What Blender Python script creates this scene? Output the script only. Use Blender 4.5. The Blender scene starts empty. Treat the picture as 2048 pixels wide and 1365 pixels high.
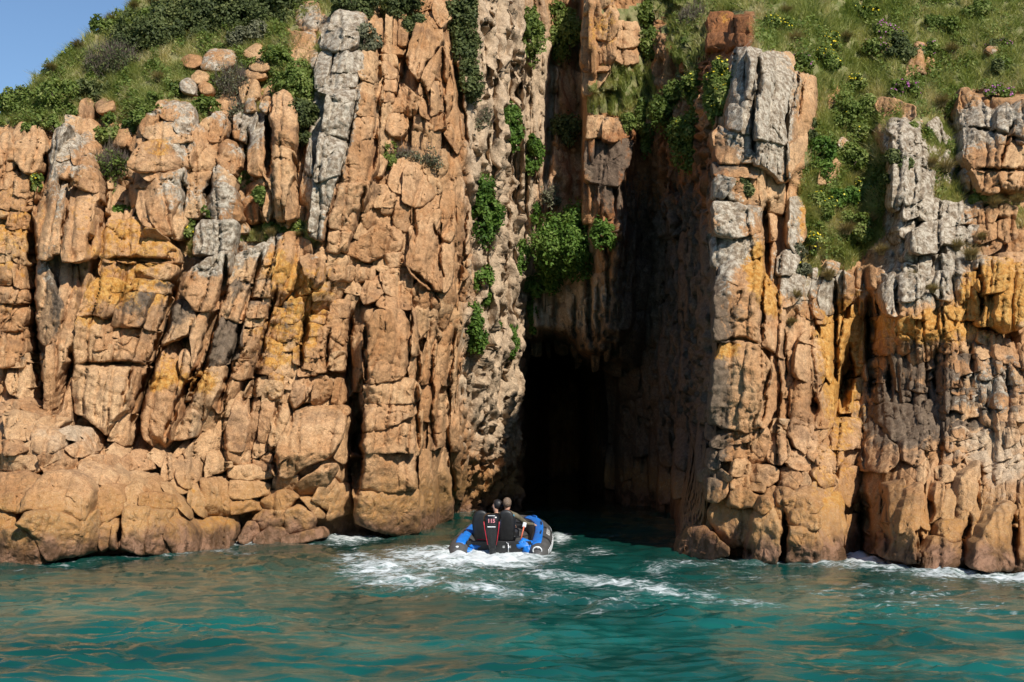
import bpy, math, random
import numpy as np
from mathutils import Vector, Matrix

# ------------------------------------------------------------------ camera, sky, sun
SC = bpy.context.scene
COL = SC.collection
F, CX, CY, CAMH = 2844.0, 1024.0, 682.5, 2.6          # pixel focal length of a 50 mm lens, 2048 px wide
PITCH = math.atan((845.0 - CY) / F)                    # horizon lies at row 845
cam_d = bpy.data.cameras.new('camera')
cam_d.lens = 50.0
cam_d.sensor_width = 36.0
cam_d.sensor_width = 36.0 * (2048.0 / F) / (36.0 / 50.0)
cam_d.clip_start = 0.1
cam_d.clip_end = 5000.0
cam = bpy.data.objects.new('camera', cam_d)
COL.objects.link(cam)
cam.location = (0, 0, CAMH)
cam.rotation_euler = (math.pi / 2 + PITCH, 0, 0)
SC.camera = cam

SUN_AZ = math.radians(30.0)      # to the right of straight behind the camera
SUN_EL = math.radians(39.0)
sun_pos = Vector((math.sin(SUN_AZ) * math.cos(SUN_EL), -math.cos(SUN_AZ) * math.cos(SUN_EL), math.sin(SUN_EL)))
sd = bpy.data.lights.new('sun', 'SUN')
sd.energy = 5.0
sd.angle = math.radians(0.5)
sd.color = (1.0, 0.95, 0.87)
so = bpy.data.objects.new('sun', sd)
COL.objects.link(so)
so.location = (20, -20, 40)
so.rotation_euler = (-sun_pos).to_track_quat('-Z', 'Y').to_euler()
W = bpy.data.worlds.new('World')
SC.world = W
W.use_nodes = True
wn = W.node_tree.nodes
sky = wn.new('ShaderNodeTexSky')
sky.sky_type = 'NISHITA'
sky.sun_disc = False
sky.sun_elevation = SUN_EL
sky.sun_rotation = math.pi - SUN_AZ
sky.air_density = 1.0
sky.dust_density = 0.0
sky.ozone_density = 5.0
W.node_tree.links.new(sky.outputs[0], wn['Background'].inputs[0])
wn['Background'].inputs[1].default_value = 0.095
SC.view_settings.view_transform = 'Standard'
SC.view_settings.look = 'None'
SC.view_settings.gamma = 1.0
SC.view_settings.use_curve_mapping = False
SC.view_settings.exposure = 0.27
SC.cycles.use_denoising = True
SC.cycles.max_bounces = 6
SC.cycles.diffuse_bounces = 3
SC.cycles.glossy_bounces = 3
SC.cycles.transmission_bounces = 3
SC.cycles.transparent_max_bounces = 4
SC.cycles.caustics_reflective = False
SC.cycles.caustics_refractive = False

rng = np.random.default_rng(7)
random.seed(7)

# ------------------------------------------------------------------ helpers
CP, SP = math.cos(PITCH), math.sin(PITCH)
def P3(u, v, Y):
    """the point of the picture's ray (u, v) that lies Y metres ahead of the camera"""
    u = np.asarray(u, float); v = np.asarray(v, float); Y = np.asarray(Y, float)
    xc = (u - CX) / F
    zc = -(v - CY) / F
    dy = CP - SP * zc
    dz = SP + CP * zc
    return np.stack([xc / dy * Y, Y + 0 * u, CAMH + dz / dy * Y], -1)
def to_px(p):
    d = np.asarray(p, float) - np.array([0, 0, CAMH])
    yc = d[..., 1] * CP + d[..., 2] * SP
    zc = -d[..., 1] * SP + d[..., 2] * CP
    return CX + F * d[..., 0] / yc, CY - F * zc / yc

_perm = np.random.default_rng(3).permutation(4096)
_grad = np.random.default_rng(4).normal(size=(4096, 3))
_grad /= np.linalg.norm(_grad, axis=1)[:, None]
def _h(ix, iy, iz):
    return _perm[(_perm[(_perm[ix & 4095] + iy) & 4095] + iz) & 4095]
def perlin(p):
    p = np.asarray(p, float)
    i = np.floor(p).astype(np.int64)
    f = p - i
    w = f * f * f * (f * (f * 6 - 15) + 10)
    r = np.zeros(p.shape[:-1])
    for a in (0, 1):
        for b in (0, 1):
            for c in (0, 1):
                g = _grad[_h(i[..., 0] + a, i[..., 1] + b, i[..., 2] + c)]
                d = (g * (f - np.array([a, b, c]))).sum(-1)
                r += d * (w[..., 0] if a else 1 - w[..., 0]) * (w[..., 1] if b else 1 - w[..., 1]) * (w[..., 2] if c else 1 - w[..., 2])
    return r * 1.6
def fbm(p, octaves=3, gain=0.5):
    r, a = 0, 1.0
    p = np.asarray(p, float)
    for k in range(octaves):
        r = r + a * perlin(p + 17.3 * k)
        p = p * 2.03
        a *= gain
    return r
def worley(p):
    """distance to nearest and second nearest feature point, and the id of the nearest"""
    p = np.asarray(p, float)
    i = np.floor(p).astype(np.int64)
    f1 = np.full(p.shape[0], 9.0); f2 = np.full(p.shape[0], 9.0); cid = np.zeros(p.shape[0], np.int64)
    for a in (-1, 0, 1):
        for b in (-1, 0, 1):
            for c in (-1, 0, 1):
                h = _h(i[:, 0] + a, i[:, 1] + b, i[:, 2] + c)
                q = i + np.array([a, b, c]) + 0.5 + 0.42 * _grad[h]
                d = np.sqrt(((p - q) ** 2).sum(1))
                n = d < f1
                f2 = np.where(n, f1, np.minimum(f2, d))
                cid = np.where(n, h, cid)
                f1 = np.where(n, d, f1)
    return f1, f2, cid

def mk(name, V, faces, mat=None, parent=None, smooth=True, attrs=None, center=False, loc=None):
    """one mesh object from a vertex array and a list of (n,k) face index arrays"""
    V = np.asarray(V, float)
    o_loc = np.zeros(3)
    if center:
        o_loc = V.mean(0) if loc is None else np.asarray(loc, float)
        V = V - o_loc
    me = bpy.data.meshes.new(name)
    faces = [np.asarray(f, np.int32) for f in faces if len(f)]
    nl = sum(f.size for f in faces); nf = sum(len(f) for f in faces)
    me.vertices.add(len(V)); me.loops.add(nl); me.polygons.add(nf)
    me.vertices.foreach_set('co', V.astype(np.float32).ravel())
    me.loops.foreach_set('vertex_index', np.concatenate([f.ravel() for f in faces]))
    tot = np.concatenate([np.full(len(f), f.shape[1], np.int32) for f in faces])
    me.polygons.foreach_set('loop_start', np.concatenate([[0], np.cumsum(tot)[:-1]]).astype(np.int32))
    me.polygons.foreach_set('loop_total', tot)
    me.polygons.foreach_set('use_smooth', np.full(nf, bool(smooth)))
    me.update(calc_edges=True)
    me.validate()
    for k, val in (attrs or {}).items():
        val = np.asarray(val, np.float32)
        if val.ndim == 1:
            a = me.attributes.new(k, 'FLOAT', 'POINT'); a.data.foreach_set('value', val)
        else:
            a = me.attributes.new(k, 'FLOAT_COLOR', 'POINT')
            if val.shape[1] == 3: val = np.concatenate([val, np.ones((len(val), 1), np.float32)], 1)
            a.data.foreach_set('color', val.ravel())
    if mat: me.materials.append(mat)
    o = bpy.data.objects.new(name, me)
    COL.objects.link(o)
    o.location = o_loc
    if parent: o.parent = parent; o.location = o_loc - np.array(parent.location)
    return o
def empty(name, loc, label, cat, group=None):
    o = bpy.data.objects.new(name, None)
    COL.objects.link(o); o.location = loc; o.empty_display_size = 0.2
    return tag(o, label, cat, group)
def tag(o, label, cat, group=None):
    o['label'] = label; o['category'] = cat
    if group: o['group'] = group
    return o

class MB:
    """collects boxes, tubes and grids into one mesh"""
    def __init__(s): s.V = []; s.Q = []; s.T = []; s.n = 0
    def add(s, V, Q=(), T=()):
        V = np.asarray(V, float).reshape(-1, 3)
        s.V.append(V)
        if len(Q): s.Q.append(np.asarray(Q) + s.n)
        if len(T): s.T.append(np.asarray(T) + s.n)
        s.n += len(V)
        return s
    def tube(s, pts, rad, k=8, cap=True, squash=(1, 1), up=(0, 0, 1)):
        pts = np.asarray(pts, float); n = len(pts)
        rad = np.broadcast_to(np.asarray(rad, float), (n,))
        t = np.gradient(pts, axis=0); t /= np.linalg.norm(t, axis=1)[:, None] + 1e-9
        up = np.asarray(up, float)
        a = np.cross(t, up); bad = np.linalg.norm(a, axis=1) < 1e-3
        a[bad] = np.cross(t[bad], (1, 0.1, 0)); a /= np.linalg.norm(a, axis=1)[:, None]
        b = np.cross(a, t)
        th = np.arange(k) / k * 2 * np.pi
        R = pts[:, None] + rad[:, None, None] * (squash[0] * np.cos(th)[None, :, None] * a[:, None] + squash[1] * np.sin(th)[None, :, None] * b[:, None])
        i, j = np.meshgrid(np.arange(n - 1), np.arange(k), indexing='ij')
        q = np.stack([i * k + j, (i + 1) * k + j, (i + 1) * k + (j + 1) % k, i * k + (j + 1) % k], -1).reshape(-1, 4)
        V = R.reshape(-1, 3); T = []
        if cap:
            V = np.vstack([V, pts[:1], pts[-1:]]); m = n * k
            jj = np.arange(k)
            T = np.vstack([np.stack([np.full(k, m), jj, (jj + 1) % k], -1), np.stack([np.full(k, m + 1), (n - 1) * k + (jj + 1) % k, (n - 1) * k + jj], -1)])
        return s.add(V, q, T)
    def box(s, c, d, bev=0.0, rot=None):
        """box of size d, with chamfered upright and level edges"""
        x, y, z = np.asarray(d, float) / 2; b = min(bev, x * .9, y * .9, z * .9)
        prof = [(-z, b), (-z + b, 0), (z - b, 0), (z, b)] if b > 0 else [(-z, 0), (z, 0)]
        V = []
        for zz, ins in prof:
            X, Y = x - ins, y - ins; e = b if b > 0 else 0
            ring = [(X - e, -Y), (X, -Y + e), (X, Y - e), (X - e, Y), (-X + e, Y), (-X, Y - e), (-X, -Y + e), (-X + e, -Y)] if b > 0 else [(X, -Y), (X, Y), (-X, Y), (-X, -Y)]
            V += [(p[0], p[1], zz) for p in ring]
        k = 8 if b > 0 else 4; m = len(prof)
        Q = [(i * k + j, i * k + (j + 1) % k, (i + 1) * k + (j + 1) % k, (i + 1) * k + j) for i in range(m - 1) for j in range(k)]
        V = np.array(V); T = []
        for base, sg in ((0, -1), ((m - 1) * k, 1)):
            for j in range(1, k - 1):
                T.append((base, base + j, base + j + 1) if sg > 0 else (base, base + j + 1, base + j))
        if rot is not None: V = V @ np.array(rot).T
        return s.add(V + np.asarray(c, float), Q, T)
    def grid(s, G, close=False):
        G = np.asarray(G, float); n, k = G.shape[:2]
        i, j = np.meshgrid(np.arange(n - 1), np.arange(k if close else k - 1), indexing='ij')
        q = np.stack([i * k + j, (i + 1) * k + j, (i + 1) * k + (j + 1) % k, i * k + (j + 1) % k], -1).reshape(-1, 4)
        return s.add(G.reshape(-1, 3), q)
    def ball(s, c, r, n=8, k=12):
        th = np.linspace(0.02, np.pi - 0.02, n); ph = np.arange(k) / k * 2 * np.pi
        r = np.broadcast_to(np.asarray(r, float), (3,))
        G = np.stack([np.sin(th)[:, None] * np.cos(ph), np.sin(th)[:, None] * np.sin(ph), np.cos(th)[:, None] + 0 * ph], -1)
        return s.grid(np.asarray(c, float) + G * r, close=True)
    def build(s, name, mat, parent=None, smooth=True, xf=None):
        V = np.vstack(s.V)
        f = []
        if s.Q: f.append(np.vstack(s.Q))
        if s.T: f.append(np.vstack(s.T))
        o = mk(name, V, f, mat, None, smooth)
        if parent: o.parent = parent
        return o

# ------------------------------------------------------------------ materials
def new_mat(name):
    m = bpy.data.materials.new(name); m.use_nodes = True
    nt = m.node_tree
    return m, nt, nt.nodes['Principled BSDF']
class NT:
    def __init__(s, nt): s.nt = nt; s.N = nt.nodes; s.L = nt.links
    def link(s, a, b): s.L.new(a, b); return s
    def val(s, x, sock):
        if isinstance(x, (int, float)): sock.default_value = x
        elif isinstance(x, (tuple, list)): sock.default_value = tuple(x) + ((1.0,) if len(x) == 3 and sock.type == 'RGBA' else ())
        else: s.L.new(x, sock)
    def math(s, op, a, b=0.0, c=0.0, clamp=False):
        n = s.N.new('ShaderNodeMath'); n.operation = op; n.use_clamp = clamp
        s.val(a, n.inputs[0]); s.val(b, n.inputs[1]); s.val(c, n.inputs[2])
        return n.outputs[0]
    def mix(s, f, a, b, mode='MIX'):
        n = s.N.new('ShaderNodeMix'); n.data_type = 'RGBA'; n.blend_type = mode
        s.val(f, n.inputs[0]); s.val(a, n.inputs[6]); s.val(b, n.inputs[7])
        return n.outputs[2]
    def noise(s, vec, scale, detail=4.0, rough=0.55, dist=0.0):
        n = s.N.new('ShaderNodeTexNoise'); s.L.new(vec, n.inputs['Vector'])
        n.inputs['Scale'].default_value = scale; n.inputs['Detail'].default_value = detail
        n.inputs['Roughness'].default_value = rough; n.inputs['Distortion'].default_value = dist
        return n.outputs[0]
    def voro(s, vec, scale, feature='F1', out=0, rand=1.0):
        n = s.N.new('ShaderNodeTexVoronoi'); s.L.new(vec, n.inputs['Vector'])
        n.feature = feature; n.inputs['Scale'].default_value = scale; n.inputs['Randomness'].default_value = rand
        return n.outputs[out]
    def mapping(s, vec, scale=(1, 1, 1), rot=(0, 0, 0)):
        n = s.N.new('ShaderNodeMapping'); s.L.new(vec, n.inputs[0])
        n.inputs['Scale'].default_value = scale; n.inputs['Rotation'].default_value = rot
        return n.outputs[0]
    def ramp(s, x, lo, hi):
        n = s.N.new('ShaderNodeMapRange'); n.interpolation_type = 'SMOOTHSTEP'
        s.val(x, n.inputs[0]); s.val(lo, n.inputs[1]); s.val(hi, n.inputs[2])
        return n.outputs[0]
    def attr(s, name, kind='GEOMETRY'):
        n = s.N.new('ShaderNodeAttribute'); n.attribute_type = kind; n.attribute_name = name
        return n
    def bump(s, h, strength, dist, normal=None):
        n = s.N.new('ShaderNodeBump'); s.L.new(h, n.inputs['Height'])
        n.inputs['Strength'].default_value = strength; n.inputs['Distance'].default_value = dist
        if normal is not None: s.L.new(normal, n.inputs['Normal'])
        return n.outputs[0]

def make_granite():
    m, nt, bs = new_mat('granite'); t = NT(nt)
    geo = t.N.new('ShaderNodeNewGeometry'); pos = geo.outputs['Position']
    sep = t.N.new('ShaderNodeSeparateXYZ'); t.link(pos, sep.inputs[0]); z = sep.outputs[2]
    oi = t.N.new('ShaderNodeObjectInfo').outputs['Random']
    A = t.attr('lich_shade'); sa = t.N.new('ShaderNodeSeparateColor'); t.link(A.outputs['Color'], sa.inputs[0])
    B = t.attr('lich_shade2'); sb = t.N.new('ShaderNodeSeparateColor'); t.link(B.outputs['Color'], sb.inputs[0])
    n_big = t.noise(pos, 0.55, 4.0)
    n_mid = t.noise(pos, 2.3, 4.0, 0.6)
    n_fin = t.noise(pos, 11.0, 4.0, 0.65)
    grain = t.noise(pos, 48.0, 2.0, 0.7)
    # rain streaks, stretched along the fall line
    st = t.noise(t.mapping(pos, (3.2, 3.2, 0.35)), 1.6, 3.0, 0.6)
    base = t.mix(t.ramp(n_big, 0.35, 0.65), (0.38, 0.203, 0.090), (0.50, 0.298, 0.154))
    base = t.mix(t.math('MULTIPLY', t.ramp(n_mid, 0.45, 0.72), 0.6), base, (0.34, 0.150, 0.052))
    base = t.mix(t.math('MULTIPLY', t.ramp(st, 0.52, 0.75), 0.45), base, (0.53, 0.36, 0.20))
    base = t.mix(t.math('MULTIPLY', t.ramp(t.noise(pos, 1.3, 4.0, 0.6), 0.50, 0.68), 0.60), base, (0.17, 0.095, 0.052))
    # each block a little redder, paler or darker than the next
    base = t.mix(t.math('MULTIPLY', t.ramp(oi, 0.55, 1.0), 0.42), base, (0.55, 0.36, 0.19))
    base = t.mix(t.math('MULTIPLY', t.ramp(oi, 0.45, 0.0), 0.45), base, (0.31, 0.148, 0.058))
    # pale weathered strata, rust and the stain channels, the dark one with painted shade
    def mask(w, n, k=7.0, off=1.0):
        return t.math('ADD', t.math('MULTIPLY', t.math('SUBTRACT', t.math('ADD', n, w), off), k), 0.5, clamp=True)
    nA = t.noise(pos, 3.1, 6.0, 0.72, 0.3)
    nB = t.noise(t.mapping(pos, (1, 1, 1), (0.4, 0.2, 1.0)), 2.4, 5.0, 0.70, 0.4)
    nS = t.noise(pos, 9.0, 5.0, 0.78)
    nC = t.noise(t.mapping(pos, (1.4, 1.4, 0.5), (0.1, 0.9, 0.3)), 1.9, 5.0, 0.66, 0.3)
    pale = t.math('MULTIPLY', mask(sb.outputs[0], nC, 3.0), 0.85)
    base = t.mix(pale, base, (0.46, 0.35, 0.235))
    rust = mask(sb.outputs[1], nB, 4.0)
    base = t.mix(t.math('MULTIPLY', rust, 0.9), base, (0.24, 0.090, 0.030))
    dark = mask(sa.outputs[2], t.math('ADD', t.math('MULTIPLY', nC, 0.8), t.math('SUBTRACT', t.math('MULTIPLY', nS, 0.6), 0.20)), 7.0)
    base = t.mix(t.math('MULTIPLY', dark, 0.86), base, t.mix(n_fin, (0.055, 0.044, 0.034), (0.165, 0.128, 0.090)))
    orange = mask(sa.outputs[1], t.math('ADD', t.math('MULTIPLY', nB, 0.8), t.math('SUBTRACT', t.math('MULTIPLY', nS, 0.8), 0.30)), 7.0)
    ocol = t.mix(t.ramp(n_fin, 0.35, 0.65), (0.48, 0.205, 0.024), (0.47, 0.265, 0.070))
    base = t.mix(t.math('MULTIPLY', orange, 0.84), base, ocol)
    grey = mask(sa.outputs[0], t.math('ADD', t.math('MULTIPLY', nA, 0.75), t.math('SUBTRACT', t.math('MULTIPLY', nS, 0.75), 0.25)), 10.0)
    gcol = t.mix(t.ramp(t.noise(pos, 7.0, 5.0, 0.75), 0.40, 0.60), (0.19, 0.15, 0.105), (0.47, 0.415, 0.325))
    base = t.mix(t.math('MULTIPLY', grey, 0.9), base, gcol)
    tn = t.noise(pos, 3.0, 4.0, 0.65)
    tcol = t.mix(t.ramp(tn, 0.35, 0.65), (0.13, 0.145, 0.045), (0.25, 0.22, 0.10))
    # crystals of the granite
    base = t.mix(0.45, base, t.mix(t.ramp(grain, 0.32, 0.68), (0.22, 0.22, 0.22), (0.80, 0.80, 0.80)), 'OVERLAY')
    base = t.mix(0.40, base, t.mix(t.ramp(n_fin, 0.33, 0.67), (0.26, 0.25, 0.24), (0.72, 0.72, 0.72)), 'OVERLAY')
    weath = t.noise(t.mapping(pos, (1.6, 1.6, 0.7), (0.5, 0.1, 0.2)), 4.2, 5.0, 0.7, 0.5)
    base = t.mix(t.math('MULTIPLY', t.ramp(weath, 0.56, 0.70), 0.40), base, (0.135, 0.078, 0.045))
    # tide band: barnacles, then wet weed and pink crust at the waterline
    zz = t.math('ADD', z, t.math('MULTIPLY', t.math('SUBTRACT', n_mid, 0.5), 1.1))
    band = t.math('SUBTRACT', 1.0, t.ramp(zz, 0.75, 1.7))
    base = t.mix(t.math('MULTIPLY', band, 0.55), base, t.mix(t.ramp(n_fin, 0.4, 0.62), (0.40, 0.19, 0.045), (0.30, 0.155, 0.055)))
    barn = t.math('MULTIPLY', t.ramp(t.voro(pos, 26.0), 0.36, 0.22), t.math('MULTIPLY', t.ramp(nA, 0.42, 0.55), band))
    base = t.mix(t.math('MULTIPLY', barn, 0.6), base, (0.50, 0.36, 0.17))
    low = t.math('SUBTRACT', 1.0, t.ramp(zz, 0.22, 0.72))
    base = t.mix(t.math('MULTIPLY', low, 0.85), base, t.mix(t.ramp(nB, 0.42, 0.6), (0.065, 0.032, 0.018), (0.25, 0.135, 0.085)))
    base = t.mix(t.ramp(t.math('ADD', sb.outputs[2], t.math('MULTIPLY', t.math('SUBTRACT', nB, 0.5), 1.2)), 0.4, 0.6), base, tcol)
    t.link(base, bs.inputs['Base Color'])
    wet = t.math('SUBTRACT', 1.0, t.ramp(zz, 0.05, 0.35))
    t.link(t.math('SUBTRACT', 0.88, t.math('MULTIPLY', wet, 0.5)), bs.inputs['Roughness'])
    bs.inputs['Specular IOR Level'].default_value = 0.25
    h = t.math('ADD', t.math('MULTIPLY', t.noise(pos, 5.0, 6.0, 0.68), 1.0), t.math('MULTIPLY', grain, 0.16))
    crack = t.ramp(t.voro(t.mapping(pos, (1.0, 1.0, 0.55), (0.3, 0.5, 0.2)), 0.9, 'DISTANCE_TO_EDGE'), 0.0, 0.02)
    h = t.math('ADD', h, t.math('MULTIPLY', crack, 0.12))
    t.link(t.bump(h, 0.75, 0.12), bs.inputs['Normal'])
    return m
def plant_mat(name, c1, c2, c3, trans=0.25, attr='tint', rough=0.6):
    """leaf colour runs c1 -> c2 -> c3 with the leaf's own tint"""
    m, nt, bs = new_mat(name); t = NT(nt)
    a = t.attr(attr).outputs['Fac']
    col = t.mix(t.ramp(a, 0.0, 0.5), c1, c2)
    col = t.mix(t.ramp(a, 0.55, 1.0), col, c3)
    t.link(col, bs.inputs['Base Color'])
    bs.inputs['Roughness'].default_value = rough
    bs.inputs['Specular IOR Level'].default_value = 0.2
    tr = t.N.new('ShaderNodeBsdfTranslucent'); t.link(t.mix(1.0, col, (1.0, 1.0, 0.55), 'MULTIPLY'), tr.inputs[0])
    ms = t.N.new('ShaderNodeMixShader'); ms.inputs[0].default_value = trans
    t.link(bs.outputs[0], ms.inputs[1]).link(tr.outputs[0], ms.inputs[2])
    t.link(ms.outputs[0], nt.nodes['Material Output'].inputs[0])
    return m
def plain(name, col, rough=0.5, metal=0.0, spec=0.5, var=0.25, scale=9.0, bump=0.0):
    m, nt, bs = new_mat(name); t = NT(nt)
    tc = t.N.new('ShaderNodeTexCoord').outputs['Object']
    n = t.noise(tc, scale, 5.0, 0.6)
    lo = tuple(max(0, c * (1 - var)) for c in col); hi = tuple(min(1, c * (1 + var)) for c in col)
    t.link(t.mix(t.ramp(n, 0.3, 0.7), lo, hi), bs.inputs['Base Color'])
    t.link(t.math('ADD', t.math('MULTIPLY', n, 0.2), rough - 0.1), bs.inputs['Roughness'])
    bs.inputs['Metallic'].default_value = metal; bs.inputs['Specular IOR Level'].default_value = spec
    if bump: t.link(t.bump(n, 0.5, bump), bs.inputs['Normal'])
    return m
def make_soil():
    m, nt, bs = new_mat('turf'); t = NT(nt)
    pos = t.N.new('ShaderNodeNewGeometry').outputs['Position']
    n = t.noise(pos, 3.0, 7.0, 0.65); n2 = t.noise(pos, 22.0, 4.0, 0.7)
    col = t.mix(t.ramp(n, 0.35, 0.65), (0.040, 0.050, 0.012), (0.11, 0.10, 0.035))
    col = t.mix(t.math('MULTIPLY', t.ramp(n2, 0.4, 0.7), 0.5), col, (0.09, 0.06, 0.03))
    t.link(col, bs.inputs['Base Color']); bs.inputs['Roughness'].default_value = 0.95
    t.link(t.bump(t.math('ADD', n, n2), 0.9, 0.15), bs.inputs['Normal'])
    return m
M = {}
M['rock'] = make_granite()
M['soil'] = make_soil()
M['grass'] = plant_mat('grass_blade', (0.24, 0.29, 0.070), (0.45, 0.46, 0.165), (0.70, 0.60, 0.34), 0.45)
M['straw'] = plant_mat('dry_grass', (0.10, 0.105, 0.035), (0.26, 0.20, 0.09), (0.40, 0.31, 0.16), 0.3)
M['leaf_dark'] = plant_mat('leaf_dark', (0.044, 0.060, 0.021), (0.105, 0.128, 0.042), (0.21, 0.22, 0.08), 0.3)
M['leaf_mid'] = plant_mat('leaf_mid', (0.070, 0.110, 0.020), (0.165, 0.215, 0.046), (0.32, 0.34, 0.11), 0.35)
M['leaf_ivy'] = plant_mat('leaf_ivy', (0.040, 0.090, 0.013), (0.098, 0.175, 0.026), (0.185, 0.260, 0.055), 0.3)
M['leaf_grey'] = plant_mat('leaf_grey', (0.075, 0.080, 0.042), (0.15, 0.150, 0.085), (0.25, 0.24, 0.145), 0.25)
M['twig'] = plant_mat('dry_twig', (0.075, 0.055, 0.045), (0.15, 0.115, 0.085), (0.24, 0.19, 0.14), 0.1)
M['yellow'] = plant_mat('yellow_petal', (0.65, 0.47, 0.02), (0.78, 0.60, 0.03), (0.85, 0.72, 0.12), 0.25)
M['purple'] = plant_mat('purple_petal', (0.30, 0.06, 0.24), (0.40, 0.10, 0.32), (0.50, 0.20, 0.42), 0.25)
M['bark'] = plain('bark', (0.12, 0.09, 0.065), 0.9, spec=0.1, scale=30)
# ------------------------------------------------------------------ the lie of the land: distance ahead of the camera at (u, v)
COLS = {
 -450: [(1250,25),(1125,26.5),(1000,27),(900,27.7),(830,28.6),(800,30),(600,30.6),(450,31.2),(330,32),(280,33.5),(150,36)],
 0: [(1250,25.3),(1120,26.9),(1000,27.3),(900,27.9),(830,28.9),(800,30.3),(600,30.8),(450,31.3),(300,32.0),(250,33.5),(150,36)],
 100: [(1250,25.3),(1118,27.0),(1000,27.4),(900,28.1),(850,29.3),(820,30.5),(600,31),(400,31.5),(260,32.4),(200,34),(120,36),(0,39)],
 200: [(1250,25.9),(1110,27.8),(1000,28.1),(900,29),(870,30.2),(650,30.9),(430,31.6),(330,32.4),(220,34.2),(100,37.2),(0,40),(-250,46)],
 300: [(1250,26.9),(1105,28.3),(1000,28.8),(920,29.8),(880,30.6),(650,31.2),(460,31.9),(360,32.3),(210,33.4),(120,36),(0,39.5),(-250,46)],
 400: [(1250,28),(1095,29.5),(1000,29.9),(900,30.6),(650,31.3),(500,31.9),(400,32.4),(240,33.4),(130,35.5),(0,39),(-250,46)],
 500: [(1250,29.2),(1080,31.0),(1000,31),(900,31.2),(650,31.7),(490,32.2),(300,33.3),(200,34.2),(100,36),(0,38.5),(-250,45)],
 600: [(1250,29.5),(1082,31.0),(1000,31),(900,31.2),(650,31.8),(480,32.4),(300,33),(150,34.2),(60,36),(0,37.5),(-250,44)],
 700: [(1250,30.5),(1072,32.3),(950,31.9),(800,32.0),(600,32.5),(400,32.7),(200,33.4),(80,34.5),(0,36),(-250,43)],
 800: [(1250,31),(1066,33.1),(900,32.4),(600,33),(330,33.6),(290,34.6),(150,35.4),(0,36.6),(-250,42)],
 870: [(1250,32),(1050,34.9),(900,34.0),(600,34.0),(300,34.8),(0,36.9),(-250,42)],
 910: [(1250,35),(1025,40.5),(900,37),(600,35.3),(300,35.6),(0,37.4),(-250,42)],
 930: [(1250,36.5),(1022,41.2),(900,39.3),(700,37.3),(560,36.5),(300,36.6),(0,38),(-250,43)],
 980: [(1250,38),(1020,42),(900,40.6),(700,38.6),(300,38.2),(0,39.5),(-250,44)],
 1030: [(1250,41),(1015,43),(900,42.3),(700,40.8),(300,39.8),(0,40.5),(-250,45)],
 1045: [(1250,45),(1015,52),(720,52),(690,43),(650,41.5),(300,40.2),(0,41),(-250,45)],
 1100: [(1250,50),(1015,64),(720,64),(680,46),(655,42),(400,41),(150,42),(0,42.5),(-250,46)],
 1160: [(1250,50),(1015,64),(760,64),(720,46),(700,41.5),(500,40.5),(400,41.5),(150,43.5),(0,44),(-250,47)],
 1175: [(1250,50),(1015,54),(760,54),(725,44),(700,40.8),(480,39.3),(200,39.6),(0,40.2),(-250,44)],
 1240: [(1250,45),(1015,46),(760,44.5),(720,42),(660,39.8),(480,39),(250,39.4),(0,40.5),(-250,44)],
 1300: [(1250,43),(1018,44.5),(800,43),(650,42),(400,41),(250,40.3),(150,40.5),(0,42),(-250,46)],
 1345: [(1250,30),(1112,31),(1070,35),(1045,40),(900,40.5),(650,40.2),(350,39.3),(250,38.6),(100,39.4),(0,41),(-250,46)],
 1365: [(1250,27.5),(1110,28.2),(1050,29.2),(1000,34),(900,38.5),(650,39),(350,38.3),(250,37.8),(100,38.8),(0,40.6),(-250,46)],
 1412: [(1250,27.2),(1110,28.0),(950,28.6),(890,29.4),(850,33),(650,35),(400,35.4),(330,35.6),(200,36.6),(100,37.8),(0,40),(-250,46)],
 1432: [(1250,26.8),(1112,27.8),(1000,28),(850,28.4),(680,28.7),(540,29.3),(350,30),(280,30.8),(180,33),(100,36),(0,39.5),(-250,46)],
 1500: [(1250,26),(1115,27.4),(1000,27.8),(850,28.6),(690,29),(540,29.5),(400,30.2),(100,31.3),(85,33),(0,38),(-250,46)],
 1640: [(1250,25.8),(1120,26.8),(1000,27.2),(850,28.6),(700,29.6),(600,30.2),(500,31),(300,32.5),(150,34),(0,37.5),(-250,46)],
 1720: [(1250,26.3),(1108,28.3),(1000,28.6),(900,28.9),(850,30.2),(700,30.6),(550,31.2),(480,32),(300,34),(0,39),(-250,47)],
 1800: [(1250,24.5),(1135,25.6),(1000,26.8),(900,28),(830,29.5),(700,29.9),(550,30.4),(400,31.5),(250,32.5),(200,34.5),(0,39),(-250,47)],
 1900: [(1250,24),(1138,25.2),(1000,26.5),(900,27.8),(700,29.4),(550,30.3),(450,31.5),(300,33),(200,35),(0,39),(-250,47)],
 2048: [(1250,23.8),(1140,25),(1000,26.2),(900,27.3),(700,29),(550,30),(400,31.8),(200,33.0),(170,34.5),(0,38.5),(-250,47)],
 2500: [(1250,23.5),(1145,24.6),(1000,26),(900,27),(700,28.8),(550,30),(400,31.8),(200,33.5),(0,38.5),(-250,47)],
}
_us = np.array(sorted(COLS), float)
_cv = [np.array(sorted(COLS[int(k)]), float) for k in _us]
def surf(u, v):
    u = np.asarray(u, float).ravel(); v = np.asarray(v, float).ravel()
    T = np.stack([np.interp(v, c[:, 0], c[:, 1]) for c in _cv])
    k = np.clip(np.searchsorted(_us, u) - 1, 0, len(_us) - 2)
    w = np.clip((u - _us[k]) / (_us[k + 1] - _us[k]), 0, 1)
    i = np.arange(len(u))
    return T[k, i] * (1 - w) + T[k + 1, i] * w - butt(u, v)
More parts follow.
